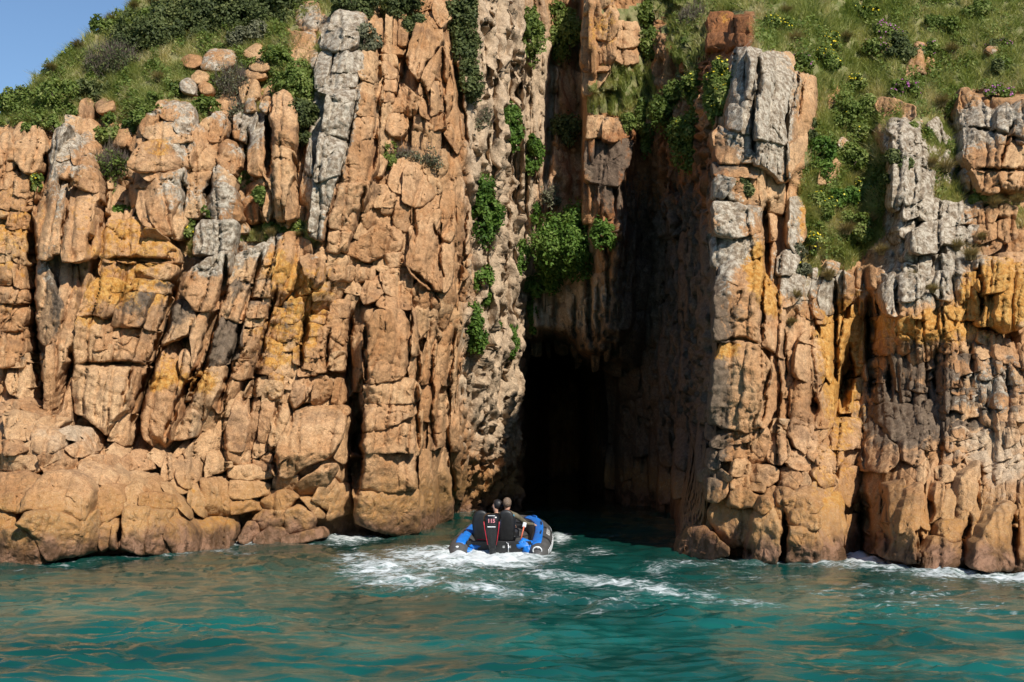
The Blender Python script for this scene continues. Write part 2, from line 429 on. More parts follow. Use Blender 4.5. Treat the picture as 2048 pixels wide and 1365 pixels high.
BUTT = [  # buttresses (+) and recesses (-) of the faces: outline, metres, feather px
 ([(70,300),(130,250),(200,330),(205,450),(150,820),(85,840),(75,560)], .55, 14), ([(150,450),(340,440),(360,520),(330,680),(250,880),(150,850)], .45, 14),
 ([(360,540),(470,500),(440,640),(340,890),(290,880),(300,730)], .40, 10), ([(470,520),(600,470),(580,560),(440,840),(360,880),(400,740)], .30, 10),
 ([(600,620),(700,560),(700,900),(540,900)], -.15, 14), ([(610,170),(760,190),(750,300),(720,480),(640,640),(600,560)], .60, 12), ([(630,20),(760,20),(765,200),(625,200)], .35, 10),
 ([(720,610),(835,610),(840,1070),(705,1060)], .45, 8), ([(690,650),(718,650),(718,1010),(695,1010)], -.6, 6), ([(270,200),(400,190),(410,350),(380,480),(270,480),(255,330)], .45, 12),
 ([(400,360),(480,330),(490,500),(390,510)], .30, 10), ([(490,190),(590,180),(595,450),(500,440)], .45, 10), ([(205,330),(265,330),(270,450),(210,440)], -.55, 12), ([(480,300),(500,330),(540,470),(480,470)], -.35, 10),
 ([(745,290),(830,300),(840,360),(750,390)], -.55, 10), ([(830,0),(905,30),(900,200),(860,330),(810,180)], .35, 14), ([(820,420),(930,400),(920,560),(880,680),(820,560)], .35, 14), ([(640,400),(800,420),(780,560),(660,600)], -.25, 16),
 ([(-40,960),(240,930),(400,990),(400,1110),(-40,1130)], .45, 30), ([(560,880),(700,830),(690,970),(560,960)], .40, 16), ([(0,790),(90,800),(220,890),(100,940),(-20,930)], .35, 20),
 ([(1430,530),(1530,530),(1560,860),(1430,880)], .35, 10), ([(1510,110),(1630,150),(1620,330),(1580,360),(1510,330)], .40, 8), ([(1640,590),(1755,580),(1760,870),(1670,870)], -.55, 14), ([(1760,240),(1850,280),(1920,520),(1790,520)], .35, 16),
 ([(1930,180),(2080,200),(2080,390),(1940,390)], .55, 10), ([(1760,560),(1900,540),(1900,680),(1760,690)], .40, 16), ([(1900,520),(2080,500),(2080,650),(1960,660)], .45, 16), ([(1750,690),(1900,700),(1880,800),(1750,820)], -.30, 20), ([(1940,700),(2080,690),(2080,880),(1960,860)], .30, 20),
 ([(1500,980),(1640,960),(1690,1125),(1490,1125)], .45, 16), ([(1780,1000),(1870,930),(1860,1130),(1770,1130)], .35, 14), ([(1960,1000),(2030,1000),(2030,1140),(1950,1140)], .45, 12), ([(1700,930),(1760,930),(1760,1100),(1700,1100)], -.5, 12),
 ([(1430,640),(1440,380),(1530,380),(1530,520),(1440,530)], .1, 8),
 ([(1168,-60),(1235,-60),(1235,180),(1170,190)], .5, 6), ([(1172,240),(1260,230),(1250,480),(1170,480)], .4, 6), ([(1290,200),(1312,200),(1315,450),(1295,450)], .5, 5), ([(1195,470),(1250,430),(1245,690),(1190,720)], .5, 6), ([(1335,330),(1365,330),(1368,480),(1335,480)], .4, 6),
 ([(985,120),(1010,100),(990,700),(960,700)], .40, 6), ([(1030,120),(1050,100),(1050,560),(1020,640)], .40, 6), ([(1085,100),(1100,100),(1090,430),(1070,560)], .35, 6), ([(1010,120),(1028,120),(1010,600),(992,600)], -.30, 6), ([(935,380),(965,380),(950,600),(920,600)], -.4, 6),
]
def butt(u, v):
    r = np.zeros(len(u))
    P2 = np.stack([u, v], 1)
    for pl, am, fe in BUTT:
        pl = np.array(pl, float)
        k = (u > pl[:, 0].min()) & (u < pl[:, 0].max()) & (v > pl[:, 1].min()) & (v < pl[:, 1].max())
        if not k.any(): continue
        k = np.where(k)[0]; k = k[in_poly(u[k], v[k], pl)]
        if len(k) == 0: continue
        a = pl; b = np.roll(pl, -1, 0); best = np.full(len(k), 1e9)
        for i in range(len(a)):
            ab = b[i] - a[i]; t = np.clip(((P2[k] - a[i]) @ ab) / (ab @ ab), 0, 1)
            best = np.minimum(best, ((P2[k] - a[i] - t[:, None] * ab) ** 2).sum(1))
        r[k] += am * np.clip(np.sqrt(best) / fe, 0, 1)
    return r
def in_poly(u, v, poly):
    poly = np.asarray(poly, float); r = np.zeros(np.shape(u), bool); n = len(poly)
    for i in range(n):
        (x1, y1), (x2, y2) = poly[i], poly[(i + 1) % n]
        c = ((y1 > v) != (y2 > v)) & (u < (x2 - x1) * (v - y1) / (y2 - y1 + 1e-9) + x1)
        r ^= c
    return r
def crest(u):
    """row of the hill's skyline on the left"""
    u = np.asarray(u, float)
    return np.interp(u, [-450, 0, 50, 110, 160, 200, 280, 330], [560, 228, 182, 122, 88, 52, -4, -60])

# stain, lichen and painted shade patches: u, v, radius u, radius v, channel, strength
# channels: 0 grey lichen, 1 orange lichen, 2 dark lichen and painted shade, 3 pale rock, 4 rust
BLOBS = [
 (30,480,90,200,1,.5),(40,520,60,60,0,.25),(20,700,90,120,2,.25),
 (110,420,40,200,0,.45),(112,560,20,170,2,.5),(160,390,45,60,1,.4),
 (250,480,110,60,1,.5),(300,540,90,80,2,.38),(215,570,80,70,1,.45),(180,640,50,60,1,.3),(300,600,60,60,1,.35),
 (400,520,60,60,0,.45),(430,505,80,40,1,.5),(470,560,60,110,2,.38),(340,650,40,60,2,.45),(440,700,60,60,2,.3),
 (345,745,50,40,1,.6),(410,770,40,30,1,.6),(540,520,40,90,1,.45),(520,480,50,40,0,.5),(560,700,70,90,1,.55),(570,640,25,90,2,.45),
 (620,640,50,90,1,.35),(600,560,60,60,1,.35),(545,600,35,90,0,.3),(310,770,20,20,1,.5),(240,750,40,15,1,.5),(700,560,80,50,1,.25),
 (320,300,60,60,1,.5),(360,290,30,50,0,.4),(380,220,120,50,0,.4),(350,390,60,50,0,.5),(440,390,50,70,0,.55),(450,410,25,20,2,.5),(440,500,60,60,0,.4),
 (520,260,30,60,0,.4),(555,250,40,70,2,.15),(490,280,30,60,0,.4),(150,290,60,60,0,.4),
 (670,250,50,120,0,.75),(640,330,40,110,0,.55),(640,390,25,70,1,.65),(660,400,30,120,2,.45),(670,150,70,60,0,.6),(690,60,60,60,0,.6),(610,40,40,30,0,.5),
 (690,160,20,30,1,.5),(630,470,15,60,0,.4),(880,170,40,120,2,.12),(875,520,60,110,2,.28),(850,640,60,80,2,.2),
 (960,250,30,300,3,.5),(1000,400,60,400,3,.75),(980,60,60,120,3,.8),(1080,200,40,200,3,.7),(1015,560,30,200,3,.5),(1060,600,40,120,3,.5),(980,780,80,160,3,.62),(940,860,60,150,0,.35),(980,900,60,120,2,.25),(1010,980,40,50,1,.5),(930,980,60,50,4,.35),
 (1130,600,80,110,3,.5),(1140,680,60,60,2,.4),(1190,620,50,90,3,.35),
 (1200,60,50,60,1,.62),(1200,95,40,50,0,.42),(1215,300,50,60,4,.25),(1205,330,40,60,2,.62),(1230,400,60,80,2,.3),(1290,320,25,120,1,.3),(1330,330,120,80,4,.6),(1260,440,120,110,4,.45),
 (1390,110,60,60,4,.7),(1480,60,60,60,4,.75),(1450,35,20,30,1,.6),(1250,70,40,60,4,.3),(1350,600,110,500,4,.45),(1300,800,120,200,2,.4),
 (1540,230,60,130,0,.85),(1490,200,60,120,0,.6),(1590,200,25,70,1,.45),(1460,330,50,60,2,.25),(1455,270,20,25,1,.5),(1470,440,60,50,0,.55),(1480,460,50,30,1,.4),(1440,380,30,30,0,.6),(1500,510,35,30,1,.75),(1450,500,40,40,0,.8),(1600,440,20,60,1,.65),(1590,450,20,70,0,.5),
 (1480,590,55,90,2,.18),(1450,600,30,90,0,.35),(1510,560,18,50,1,.6),(1540,610,25,60,1,.5),(1450,705,40,25,1,.65),(1470,620,60,80,3,.3),
 (1580,560,40,80,0,.6),(1600,600,60,60,1,.4),(1650,580,50,70,0,.6),(1670,720,40,130,1,.62),(1720,650,60,120,1,.45),(1830,580,90,60,0,.5),(1860,520,90,70,0,.75),(1830,400,60,120,0,.75),(1850,460,60,60,0,.6),(1790,280,30,60,0,.5),(1840,260,40,40,0,.5),
 (1990,250,70,60,0,.75),(1900,310,40,60,0,.6),(2010,300,60,80,2,.15),(1950,430,100,60,0,.35),(1990,560,70,60,1,.55),(2030,600,40,60,1,.55),(1900,660,130,45,1,.5),(1840,660,50,60,1,.42),(1940,610,60,60,1,.5),(1700,830,60,120,1,.4),(1910,600,60,60,3,.5),
 (1880,770,160,110,2,.34),(1780,820,90,110,2,.42),(2000,760,80,110,0,.42),(1900,780,150,90,0,.35),(1830,860,120,60,2,.3),(1960,880,120,80,3,.35),(2010,950,60,100,3,.5),(1900,1000,180,110,1,.28),(1650,1000,60,90,1,.4),(1620,940,60,60,1,.15),
 (590,330,20,80,4,.2),(460,1060,90,50,1,.45),(400,980,90,70,1,.3),(550,1000,60,70,1,.25),(720,1050,110,30,1,.5),(420,1040,50,60,4,.25),(100,1000,120,60,3,.2),(160,900,90,60,3,.3),(250,960,120,60,2,.15),(70,860,90,60,3,.25),
 (1350,640,95,330,2,.75),(1280,560,60,110,2,.4),(1320,860,130,220,2,.62),(1400,700,40,300,2,.3),(1130,250,40,200,4,.4),(1420,1080,60,40,4,.3),(1600,860,80,60,3,.1),  # dark ones: wall's own streaks plus the right chasm wall's shade painted in
]
_BL = np.array(BLOBS, float)
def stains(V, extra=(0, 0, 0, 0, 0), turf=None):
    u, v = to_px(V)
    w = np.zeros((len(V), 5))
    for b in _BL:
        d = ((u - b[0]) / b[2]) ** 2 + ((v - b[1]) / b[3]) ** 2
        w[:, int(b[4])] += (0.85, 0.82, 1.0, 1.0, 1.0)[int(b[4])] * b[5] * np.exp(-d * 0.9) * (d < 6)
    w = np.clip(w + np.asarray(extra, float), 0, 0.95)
    return {'lich_shade': w[:, 0:3], 'lich_shade2': np.stack([w[:, 3], w[:, 4], 0 * u if turf is None else turf], 1)}

# ------------------------------------------------------------------ cliff bed behind the blocks
def in_poly(u, v, poly):
    poly = np.asarray(poly, float); r = np.zeros(np.shape(u), bool); n = len(poly)
    for i in range(n):
        (x1, y1), (x2, y2) = poly[i], poly[(i + 1) % n]
        c = ((y1 > v) != (y2 > v)) & (u < (x2 - x1) * (v - y1) / (y2 - y1 + 1e-9) + x1)
        r ^= c
    return r
def chasm_w(u, v):
    return np.clip((u - 895) / 25, 0, 1) * np.clip((1440 - u) / 20, 0, 1)
CREV = [  # dark clefts: polyline, width px, depth m
 ([(66,430),(62,560),(70,700),(84,825)], 8, 1.6), ([(345,600),(322,671),(304,730),(278,803),(264,870)], 8, 1.4),
 ([(188,515),(184,560)], 8, 1.0), ([(147,690),(130,760),(104,845)], 8, 1.3), ([(452,560),(430,640),(407,737),(380,790),(352,850)], 6, 1.2),
 ([(487,640),(470,720)], 5, 1.0), ([(712,790),(712,1000)], 14, 2.4), ([(698,640),(700,800)], 6, 1.0), ([(421,350),(412,420)], 7, 1.2), ([(538,225),(532,365)], 7, 1.4),
 ([(214,385),(198,480)], 6, 1.0), ([(1640,150),(1643,240)], 13, 1.6), ([(1699,680),(1690,770),(1686,840)], 14, 1.6), ([(1741,580),(1745,800)], 11, 1.5),
 ([(1727,975),(1733,1105)], 16, 1.6), ([(1626,770),(1628,850)], 8, 1.0), ([(1502,1080),(1496,1130)], 10, 1.0), ([(1568,1020),(1570,1120)], 7, 1.2), ([(1940,1030),(1925,1120)], 9, 1.2),
 ([(1530,400),(1532,560)], 8, 1.2), ([(2030,1000),(2032,1130)], 7, 1.2), ([(1715,1090),(1760,1100)], 20, 0.8), ([(300,870),(330,905)], 14, 1.0), ([(548,900),(552,960)], 8, 0.9), ([(240,1040),(235,1100)], 6, 1.0),
]
JOINTS = """
5 .5: 203,519 353,521
4 .5: 148,730 258,726 301,734
4 .5: 267,726 239,829
9 1.3: 360,560 349,587 323,664 305,734 283,800 268,862
6 .9: 452,507 452,558 437,609 404,701 382,756 353,818 330,880
6 .8: 529,499 507,565 488,631 470,697 452,759 430,830
5 .6: 554,565 529,675 514,748 485,818
5 .7: 613,624 598,748
4 .6: 660,653 649,745
6 .8: 701,616 693,792
5 .6: 730,638 730,781
4 .5: 510,755 496,847
4 .5: 554,796 547,860
4 .5: 583,796 580,860
4 .5: 819,536 866,576 881,612
4 .5: 866,440 877,473 883,565
5 .6: 938,400 925,495 914,598
4 .5: 822,620 819,693 808,752
5 .6: 839,689 830,785 836,900
4 .5: 872,656 861,763 868,900
6 .8: 906,656 896,785 892,876 905,1000
6 .7: 762,106 756,198 753,293 734,366
3.5 .3: 716,183 690,315 646,472
4 .5: 819,103 800,190
4 .5: 839,154 861,238
4 .5: 883,84 888,161 888,264
6 .8: 907,117 936,311 940,400
4 .4: 734,366 716,440 701,462
4 .4: 824,407 826,491
7 1.2: 100,290 95,319 66,440
4 .5: 143,348 121,500
5 .7: 205,388 183,473 176,513
4 .5: 366,344 370,440
5 .7: 493,256 491,337
5 .7: 586,300 595,366
5 .8: 1669,559 1670,773
5 .7: 1761,565 1758,654
4 .5: 1794,556 1796,635
4 .5: 1908,546 1910,602
5 .6: 1959,516 1966,648
6 .7: 1778,724 1781,800
5 .6: 1877,687 1870,796
5 .6: 1943,681 1952,763
6 .7: 1976,780 1979,839
5 .6: 2015,730 2022,800
5 .8: 1524,546 1524,634 1529,686
4 .4: 1436,682 1480,678 1527,690
4 .5: 1540,730 1527,803 1522,850
4 .5: 1570,656 1570,766
4 .5: 1494,99 1492,183
5 .7: 1521,106 1508,234 1510,322
3.5 .4: 1607,154 1595,249
4 .6: 2030,238 1997,340
3.5 .4: 1931,253 1990,262 2060,285
3.5 .5: 1946,339 2060,341
4 .5: 1725,840 1727,939
6 .8: 1771,972 1773,1110
5 .7: 1862,960 1862,1048
6 .9: 1837,1063 1840,1140
4 .5: 1961,924 1961,1026
7 .8: 985,90 965,400 955,640
6 .6: 1012,120 1000,420 985,700
7 .8: 1056,110 1048,420 1030,640
7 .8: 1106,90 1098,300 1085,440
5 .5: 1035,140 1022,500
5 .6: 1080,560 1082,660
5 .6: 1110,580 1112,690
5 .6: 1150,590 1152,700
6 .8: 1178,520 1180,700
4 .5: 1196,560 1197,700
4 .5: 1215,470 1216,660
"""
for _l in JOINTS.strip().splitlines():
    _h0, _p0 = _l.split(':'); _w0, _d0 = map(float, _h0.split())
    CREV.append(([tuple(map(float, c.split(','))) for c in _p0.split()], _w0, _d0))
def crev_d(u, v):
    u = np.asarray(u, float); v = np.asarray(v, float)
    r = np.zeros(np.shape(u))
    wb = 5.0 * fbm(np.stack([u / 34.0, v / 34.0, 0 * u + 1.7], -1), 2)
    lo, hi = np.min(u) - 30, np.max(u) + 30; l2, h2 = np.min(v) - 30, np.max(v) + 30
    for pl, w, dp in CREV:
        pl = np.array(pl, float)
        if pl[:, 0].max() < lo or pl[:, 0].min() > hi or pl[:, 1].max() < l2 or pl[:, 1].min() > h2: continue
        sg = np.linalg.norm(np.diff(pl, axis=0), axis=1); cum = np.concatenate([[0], np.cumsum(sg)])
        for q, (a, b) in enumerate(zip(pl[:-1], pl[1:])):
            ab = b - a; t = np.clip(((u + wb - a[0]) * ab[0] + (v - a[1]) * ab[1]) / (ab @ ab), 0, 1)
            d = np.hypot(u + wb - a[0] - t * ab[0], v - a[1] - t * ab[1])
            al = cum[q] + t * sg[q]; tp = np.clip(np.minimum(al, cum[-1] - al) / (4.0 * w + 10), 0.06, 1)
            r = np.maximum(r, dp * tp * np.exp(-(d / (0.9 * w * (0.45 + 0.55 * tp))) ** 4))
    return r
TURF = [  # where soil and grass cover the bed
 [(-450,540),(0,250),(60,255),(110,262),(160,215),(220,240),(270,255),(330,200),(440,190),(520,170),(560,150),(620,170),(640,100),(570,60),(640,30),(740,10),(850,5),(900,-60),(900,-250),(330,-250),(-450,520)],
 [(470,455),(620,440),(640,480),(600,490),(480,480)],
 [(1210,20),(1290,10),(1330,60),(1300,130),(1200,140),(1215,60)],
 [(1175,190),(1210,140),(1310,130),(1330,235),(1240,232),(1175,225)],
 [(1300,-250),(1330,40),(1350,30),(1360,150),(1400,170),(1430,100),(1420,30),(1510,20),(1510,90),(1500,95),(1590,105),(1625,160),(1640,240),(1620,300),(1600,380),(1605,470),(1650,520),(1720,500),(1760,470),(1790,240),(1900,230),(1925,180),(2500,200),(2500,-250)],
 [(1830,160),(1900,260),(1930,420),(1880,420),(1850,300)],
]
def in_turf(u, v):
    r = np.zeros(np.shape(u), bool)
    for tp in TURF: r |= in_poly(u, v, tp)
    return r
def _hs(a, b=0):
    return _perm[(_perm[np.asarray(a, np.int64) & 4095] + np.asarray(b, np.int64) * 7) & 4095] / 4096.0
def joints(u, v):
    """setback (m) from the joint sets of the rock: steep, leaning sheets cut across at their own heights"""
    a = np.where(u < 905, 8.0, 4.0) + 17.0 * np.exp(-((u - 470) / 230) ** 2 - ((v - 690) / 230) ** 2) * (u < 760) - 6.0 * np.exp(-((u - 1950) / 200) ** 2)
    ta = np.tan(np.radians(a))
    p = np.stack([u / 130.0, v / 190.0, 0 * u], -1)
    s = u + ta * (v - 690) + 16 * fbm(p, 2)
    off = 0
    for lv, (Wd, Ht, amp, amp2, gr, gw) in enumerate(((54.0, 210.0, .24, .11, .15, 3.0), (19.0, 70.0, .10, .075, .055, 2.1))):
        q = s / Wd + 0.75 * perlin(np.stack([s / (Wd * 2.1), v / 700.0, 0 * u + 3.7 + lv], -1))
        c = np.floor(q).astype(np.int64); fs = q - c
        hc = _hs(c, 11 + lv)
        t = (v + 0.35 * (hc - .5) * u) / (Ht * (0.55 + 0.9 * _hs(c, 5 + lv))) + 9 * hc + 0.25 * perlin(np.stack([u / 40.0, v / 60.0, 0 * u + lv], -1))
        r = np.floor(t).astype(np.int64); ft = t - r
        hr = _hs(c * 31 + r, 3 + lv)
        ds = np.minimum(fs, 1 - fs) * Wd; dt = np.minimum(ft, 1 - ft) * Ht
        off = off + amp * (hc - .5) + amp2 * (hr - .5) + gr * np.exp(-(ds / gw) ** 2) * (0.35 + 0.9 * hc) + 0.8 * gr * np.exp(-(dt / gw) ** 2) * (hr > .3)
        off = off + (fs - .5) * amp * 0.9 * (_hs(c, 23 + lv) - .35)             # each sheet's face is turned a little
    return off
def joint_w(v):
    return 1.0 - 0.72 * np.clip((np.asarray(v, float) - 900) / 90, 0, 1)
def bed_points(u, v, back=0.45):
    tw = np.mean([in_turf(u + a, v + b) for a, b in ((0, 0), (14, 0), (-14, 0), (0, 14), (0, -14), (26, 0), (-26, 0), (0, 26), (0, -26))], 0)
    back = back * (1 - tw) + 0.12 * tw
    Y = surf(u, v)
    p = P3(u, v, Y)
    cw = chasm_w(u, v)
    n1 = fbm(p * np.array([0.9, 0.9, 0.6]), 3) * 0.22
    q = p * np.array([2.6, 2.0, 0.38]); q[:, 0] += 0.35 * fbm(p * 0.8, 2) + 0.2 * p[:, 2] * 0.15
    rid = 1 - 2 * np.abs(fbm(q, 3))
    rid2 = fbm(p * np.array([5.5, 5.5, 1.5]), 3)
    f1, f2, cid = worley(p * np.array([2.2, 1.0, 0.8]) + 0.25 * fbm(p * 1.5, 2)[:, None])
    cell = (cid % 97) / 97.0 - 0.5
    f1b, f2b, cidb = worley(p * np.array([6.0, 3.0, 1.7]) + 9.1 + 0.4 * fbm(p * 2.5, 2)[:, None])
    cellb = (cidb % 89) / 89.0 - 0.5
    blk = cell * 0.22 - 0.10 * np.exp(-((f2 - f1) / 0.06) ** 2)
    crumb = cellb * 0.13 - 0.08 * np.exp(-((f2b - f1b) / 0.07) ** 2)
    off = -joints(u, v) * (1 + 0.9 * cw) * joint_w(v) * (1 - tw) + n1 * (1 - cw) + 0.3 * blk * (1 - cw) + cw * (n1 * 0.6 + rid * 0.40 + rid2 * 0.07 + crumb * 0.22) + crumb * 0.6 * (1 - cw)
    r = P3(u, v, Y + back * (1 - 0.85 * cw) - off + crev_d(u, v) * (1 - tw))
    wr = np.clip((u - 1270) / 60, 0, 1) * np.clip((1430 - u) / 12, 0, 1); wl = np.clip((u - 915) / 20, 0, 1) * np.clip((1050 - u) / 20, 0, 1)
    wr = wr * np.clip((900 - v) / 80, 0, 1)
    r[:, 0] += (wl - wr) * (0.30 * rid + 0.07 * rid2 + 0.08 * cell)          # ribs of the two side walls
    return r

U_, V_ = np.meshgrid(np.unique(np.concatenate([np.arange(-440, -240, 22), np.arange(-240, -60, 8), np.arange(-60, 2110, 5.5), np.arange(2110, 2290, 8), np.arange(900, 1050, 2.6), np.arange(1330, 1436, 1.6), np.arange(2110, 2490, 22)])),
                     np.unique(np.concatenate([np.arange(-240, -40, 14), np.arange(-40, 1165, 5.5), np.arange(1165, 1240, 14)])), indexing='ij')
sh = U_.shape
uu, vv = U_.ravel(), V_.ravel()
sil = crest(uu)
hid = vv < sil
Vb = bed_points(uu, np.maximum(vv, sil))
Vb[:, 1] += np.where(hid, (sil - vv) * 0.045, 0); Vb[:, 2] -= np.where(hid, (sil - vv) * 0.012, 0)
soil = np.zeros(len(uu), bool)
wob = 16 * fbm(np.stack([uu / 40, vv / 40, 0 * uu], 1), 2)
for tp in TURF: soil |= in_poly(uu + wob, vv + wob, tp)
I, J = np.meshgrid(np.arange(sh[0] - 1), np.arange(sh[1] - 1), indexing='ij')
def bed_faces(sel):
    i, j = I[sel], J[sel]; k = sh[1]
    return np.stack([i * k + j, i * k + j + 1, (i + 1) * k + j + 1, (i + 1) * k + j], -1)
fu = U_[:-1, :-1]
parts_sel = {'cliff_left': fu < 905, 'cave_wall': (fu >= 905) & (fu < 1428), 'cliff_right': fu >= 1428}
CLIFF = {}
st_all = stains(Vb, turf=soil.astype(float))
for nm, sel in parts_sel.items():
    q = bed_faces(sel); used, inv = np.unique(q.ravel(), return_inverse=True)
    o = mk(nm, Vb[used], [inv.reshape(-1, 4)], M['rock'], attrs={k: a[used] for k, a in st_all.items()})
    o['kind'] = 'structure'
    CLIFF[nm] = o

# ------------------------------------------------------------------ one rock of the cliff, from its outline
def smooth_poly(p, it=2, cut=0.2, mx=14.0):
    for _ in range(it):
        n = np.roll(p, -1, 0)
        e = np.linalg.norm(n - p, axis=1)
        c = np.minimum(cut, mx / np.maximum(e, 1e-6))[:, None]
        p = np.stack([p * (1 - c) + n * c, p * c + n * (1 - c)], 1).reshape(-1, 2)
    return p
def resample(p, step):
    q = np.vstack([p, p[:1]]); s = np.concatenate([[0], np.cumsum(np.linalg.norm(np.diff(q, axis=0), axis=1))])
    n = max(10, int(s[-1] / step)); t = np.linspace(0, s[-1], n, endpoint=False)
    return np.stack([np.interp(t, s, q[:, 0]), np.interp(t, s, q[:, 1])], 1)
def edge_dist(pts, poly):
    a = poly; b = np.roll(poly, -1, 0); ab = b - a; L = (ab ** 2).sum(1) + 1e-9
    best = np.full(len(pts), 1e9)
    for k in range(len(a)):
        t = np.clip(((pts - a[k]) @ ab[k]) / L[k], 0, 1)
        d = ((pts - a[k] - t[:, None] * ab[k]) ** 2).sum(1)
        best = np.minimum(best, d)
    return np.sqrt(best)
def smax(a, b, k=0.03):
    h = np.clip(0.5 + 0.5 * (a - b) / k, 0, 1)
    return b * (1 - h) + a * h + k * h * (1 - h)

def rock(poly, proud=0.12, cls='', thick=None, rnd=None, step=3.8, seed=0, loose=False, tilt=None, facets=3, rough=1.0, Yc=None, grow=6.0):
    """vertices, faces and stain weights of one rock whose outline in the picture is poly"""
    R = np.random.default_rng(seed)
    poly = np.asarray(poly, float)
    grow = grow * R.choice([0.6, 1.0, 1.4])
    cc = poly.mean(0); rr = np.linalg.norm(poly - cc, axis=1)[:, None]
    poly = cc + (poly - cc) * (1 + grow / np.maximum(rr, 6.0))
    sp = smooth_poly(poly, 2, 0.2, 3.5 if rnd is None else 14.0)
    bd = resample(sp, step)
    nw = fbm(np.c_[bd / 17.0, np.full(len(bd), seed * 0.37)], 3)[:, None] * 1.6 + fbm(np.c_[bd / 60.0, np.full(len(bd), seed * 0.11)], 2)[:, None] * 1.6
    bd = bd + nw * (bd - bd.mean(0)) / (np.linalg.norm(bd - bd.mean(0), axis=1)[:, None] + 1e-6)
    cen = bd.mean(0)
    d = bd - cen
    ev, evec = np.linalg.eigh(d.T @ d / len(d))
    ax = evec[:, 1]; pr = d @ ax; wd = d @ evec[:, 0]
    Lh, Wh = (pr.max() - pr.min()) / 2, (wd.max() - wd.min()) / 2
    hs = max(0.0, (Lh - Wh) * 0.9)
    K = max(1, int(2 * hs / (step * 1.2)) + 1)
    ts = np.linspace(-hs, hs, K) if K > 1 else np.zeros(1)
    ctr = cen + ((pr.max() + pr.min()) / 2) * ax + ((wd.max() + wd.min()) / 2) * evec[:, 0] * 0.5
    spn = ctr + ts[:, None] * ax
    idx = np.abs(((bd - ctr) @ ax)[:, None] - ts[None, :]).argmin(1)
    nb = len(bd)
    nr = max(3, int(Wh / step) + 1)
    s = np.linspace(1, 0, nr + 1)[:-1]
    s = np.concatenate([[1, 1 - 0.35 / nr], s[1:]])
    px = np.concatenate([spn[idx] + (bd - spn[idx]) * k for k in s] + [spn])
    # jitter of the outline so that edges are not ruled
    Yb = surf(px[:, 0], px[:, 1]) if Yc is None else np.full(len(px), float(Yc))
    # the rock leans as one piece: plane through the bed instead of the bed itself
    A = np.c_[np.ones(len(px)), px - cen]
    co, *_ = np.linalg.lstsq(A, Yb, rcond=None)
    co[1:] = np.clip(co[1:], -0.016, 0.016)
    Yp = A @ co
    ppm = F / co[0]                                    # pixels to the metre here
    ed = edge_dist(px, bd) / ppm
    Wm, Lm = Wh / ppm, Lh / ppm
    low = np.clip((cen[1] - 900) / 120, 0, 1)
    r = (np.clip((0.08 + 0.2 * low) * Wm, 0.015, 0.04 + 0.2 * low) if rnd is None else rnd * Wm)
    t = np.clip(ed / r, 0, 1)
    prof = np.sqrt(np.clip(1 - (1 - t) ** 2, 0, 1))
    if thick is None: thick = 0.5 + 0.8 * Wm
    off = r * 0.95 * (1 - prof)
    q = (px - cen) / ppm
    tl = R.normal(0, (0.17, 0.14), 2) if tilt is None else np.asarray(tilt, float)
    off = off + q @ tl
    fac = np.zeros(len(px))
    for k in range(facets):
        a = R.uniform(0, 2 * np.pi) if k else -math.pi / 2 + R.normal(0, 0.35)   # first facet looks up
        dr = np.array([math.cos(a), math.sin(a)])
        ext = np.abs(dr @ ax) * Lm + np.abs(dr @ evec[:, 0]) * Wm
        sl = R.uniform(0.5, 1.5)
        fac = smax(fac, sl * (q @ dr - ext * R.uniform(0.2, 0.8)), 0.012 + 0.05 * low)
    off = off + fac
    pw = P3(px[:, 0], px[:, 1], Yp)
    sd3 = R.uniform(-50, 50, 3)
    off = off + rough * (0.05 * fbm(pw * 1.5 + sd3, 3) * min(1, Wm * 2) + 0.040 * fbm(pw * 6.5 + sd3, 4, 0.6))
    if not loose: off = off + joints(px[:, 0], px[:, 1]) * joint_w(cen[1]) + crev_d(px[:, 0], px[:, 1])
    front = P3(px[:, 0], px[:, 1], Yp - proud + off)
    wob = fbm(front * 3.1 + sd3, 3)[:, None] * 0.035 * rough * min(1, Wm * 3)
    wx = np.c_[wob[:, 0], 0 * wob[:, 0], fbm(front * 3.1 + sd3 + 31, 3) * 0.035 * rough * min(1, Wm * 3)]
    front = front + wx
    ring0 = front[:nb]
    back = []
    cw = ring0.mean(0)
    for tt, sc in ((0.18, 1.0), (0.55, 0.97), (1.0, 0.86 if not loose else 0.5)):
        b = ring0 + np.array([0, thick * tt, 0])
        b[:, [0, 2]] = cw[[0, 2]] + (ring0[:, [0, 2]] - cw[[0, 2]]) * sc
        b = b + 0.02 * np.stack([fbm(b * 4, 2), 0 * b[:, 0], fbm(b * 4 + 9, 2)], 1)
        back.append(b)
    nF = len(front)
    V = np.vstack([front] + back)
    j = np.arange(nb); j2 = (j + 1) % nb
    Q = []
    for k in range(len(s) - 1):
        Q.append(np.stack([k * nb + j, k * nb + j2, (k + 1) * nb + j2, (k + 1) * nb + j], -1))
    o0 = (len(s) - 1) * nb; s0 = len(s) * nb
    same = idx[j] == idx[j2]
    Tt = np.stack([o0 + j, o0 + j2, s0 + idx[j]], -1)[same]
    Qs = np.stack([o0 + j, o0 + j2, s0 + idx[j2], s0 + idx[j]], -1)[~same]
    Q.append(Qs)
    prev = j
    for k in range(3):
        cur = nF + k * nb + j
        Q.append(np.stack([prev, cur, np.roll(cur, -1), np.roll(prev, -1)], -1))
        prev = cur
    V = np.vstack([V, V[nF + 2 * nb:].mean(0)])
    last = len(V) - 1
    Tb = np.stack([np.roll(prev, -1), prev, np.full(nb, last)], -1)
    faces = [np.vstack(Q)[:, ::1], np.vstack([Tt, Tb])]
    # orientation: the front must look at the camera
    f0 = faces[0][0]
    # stains from the class letters: small letter = upper part only, capital = all of it
    ex = np.zeros((len(V), 5))
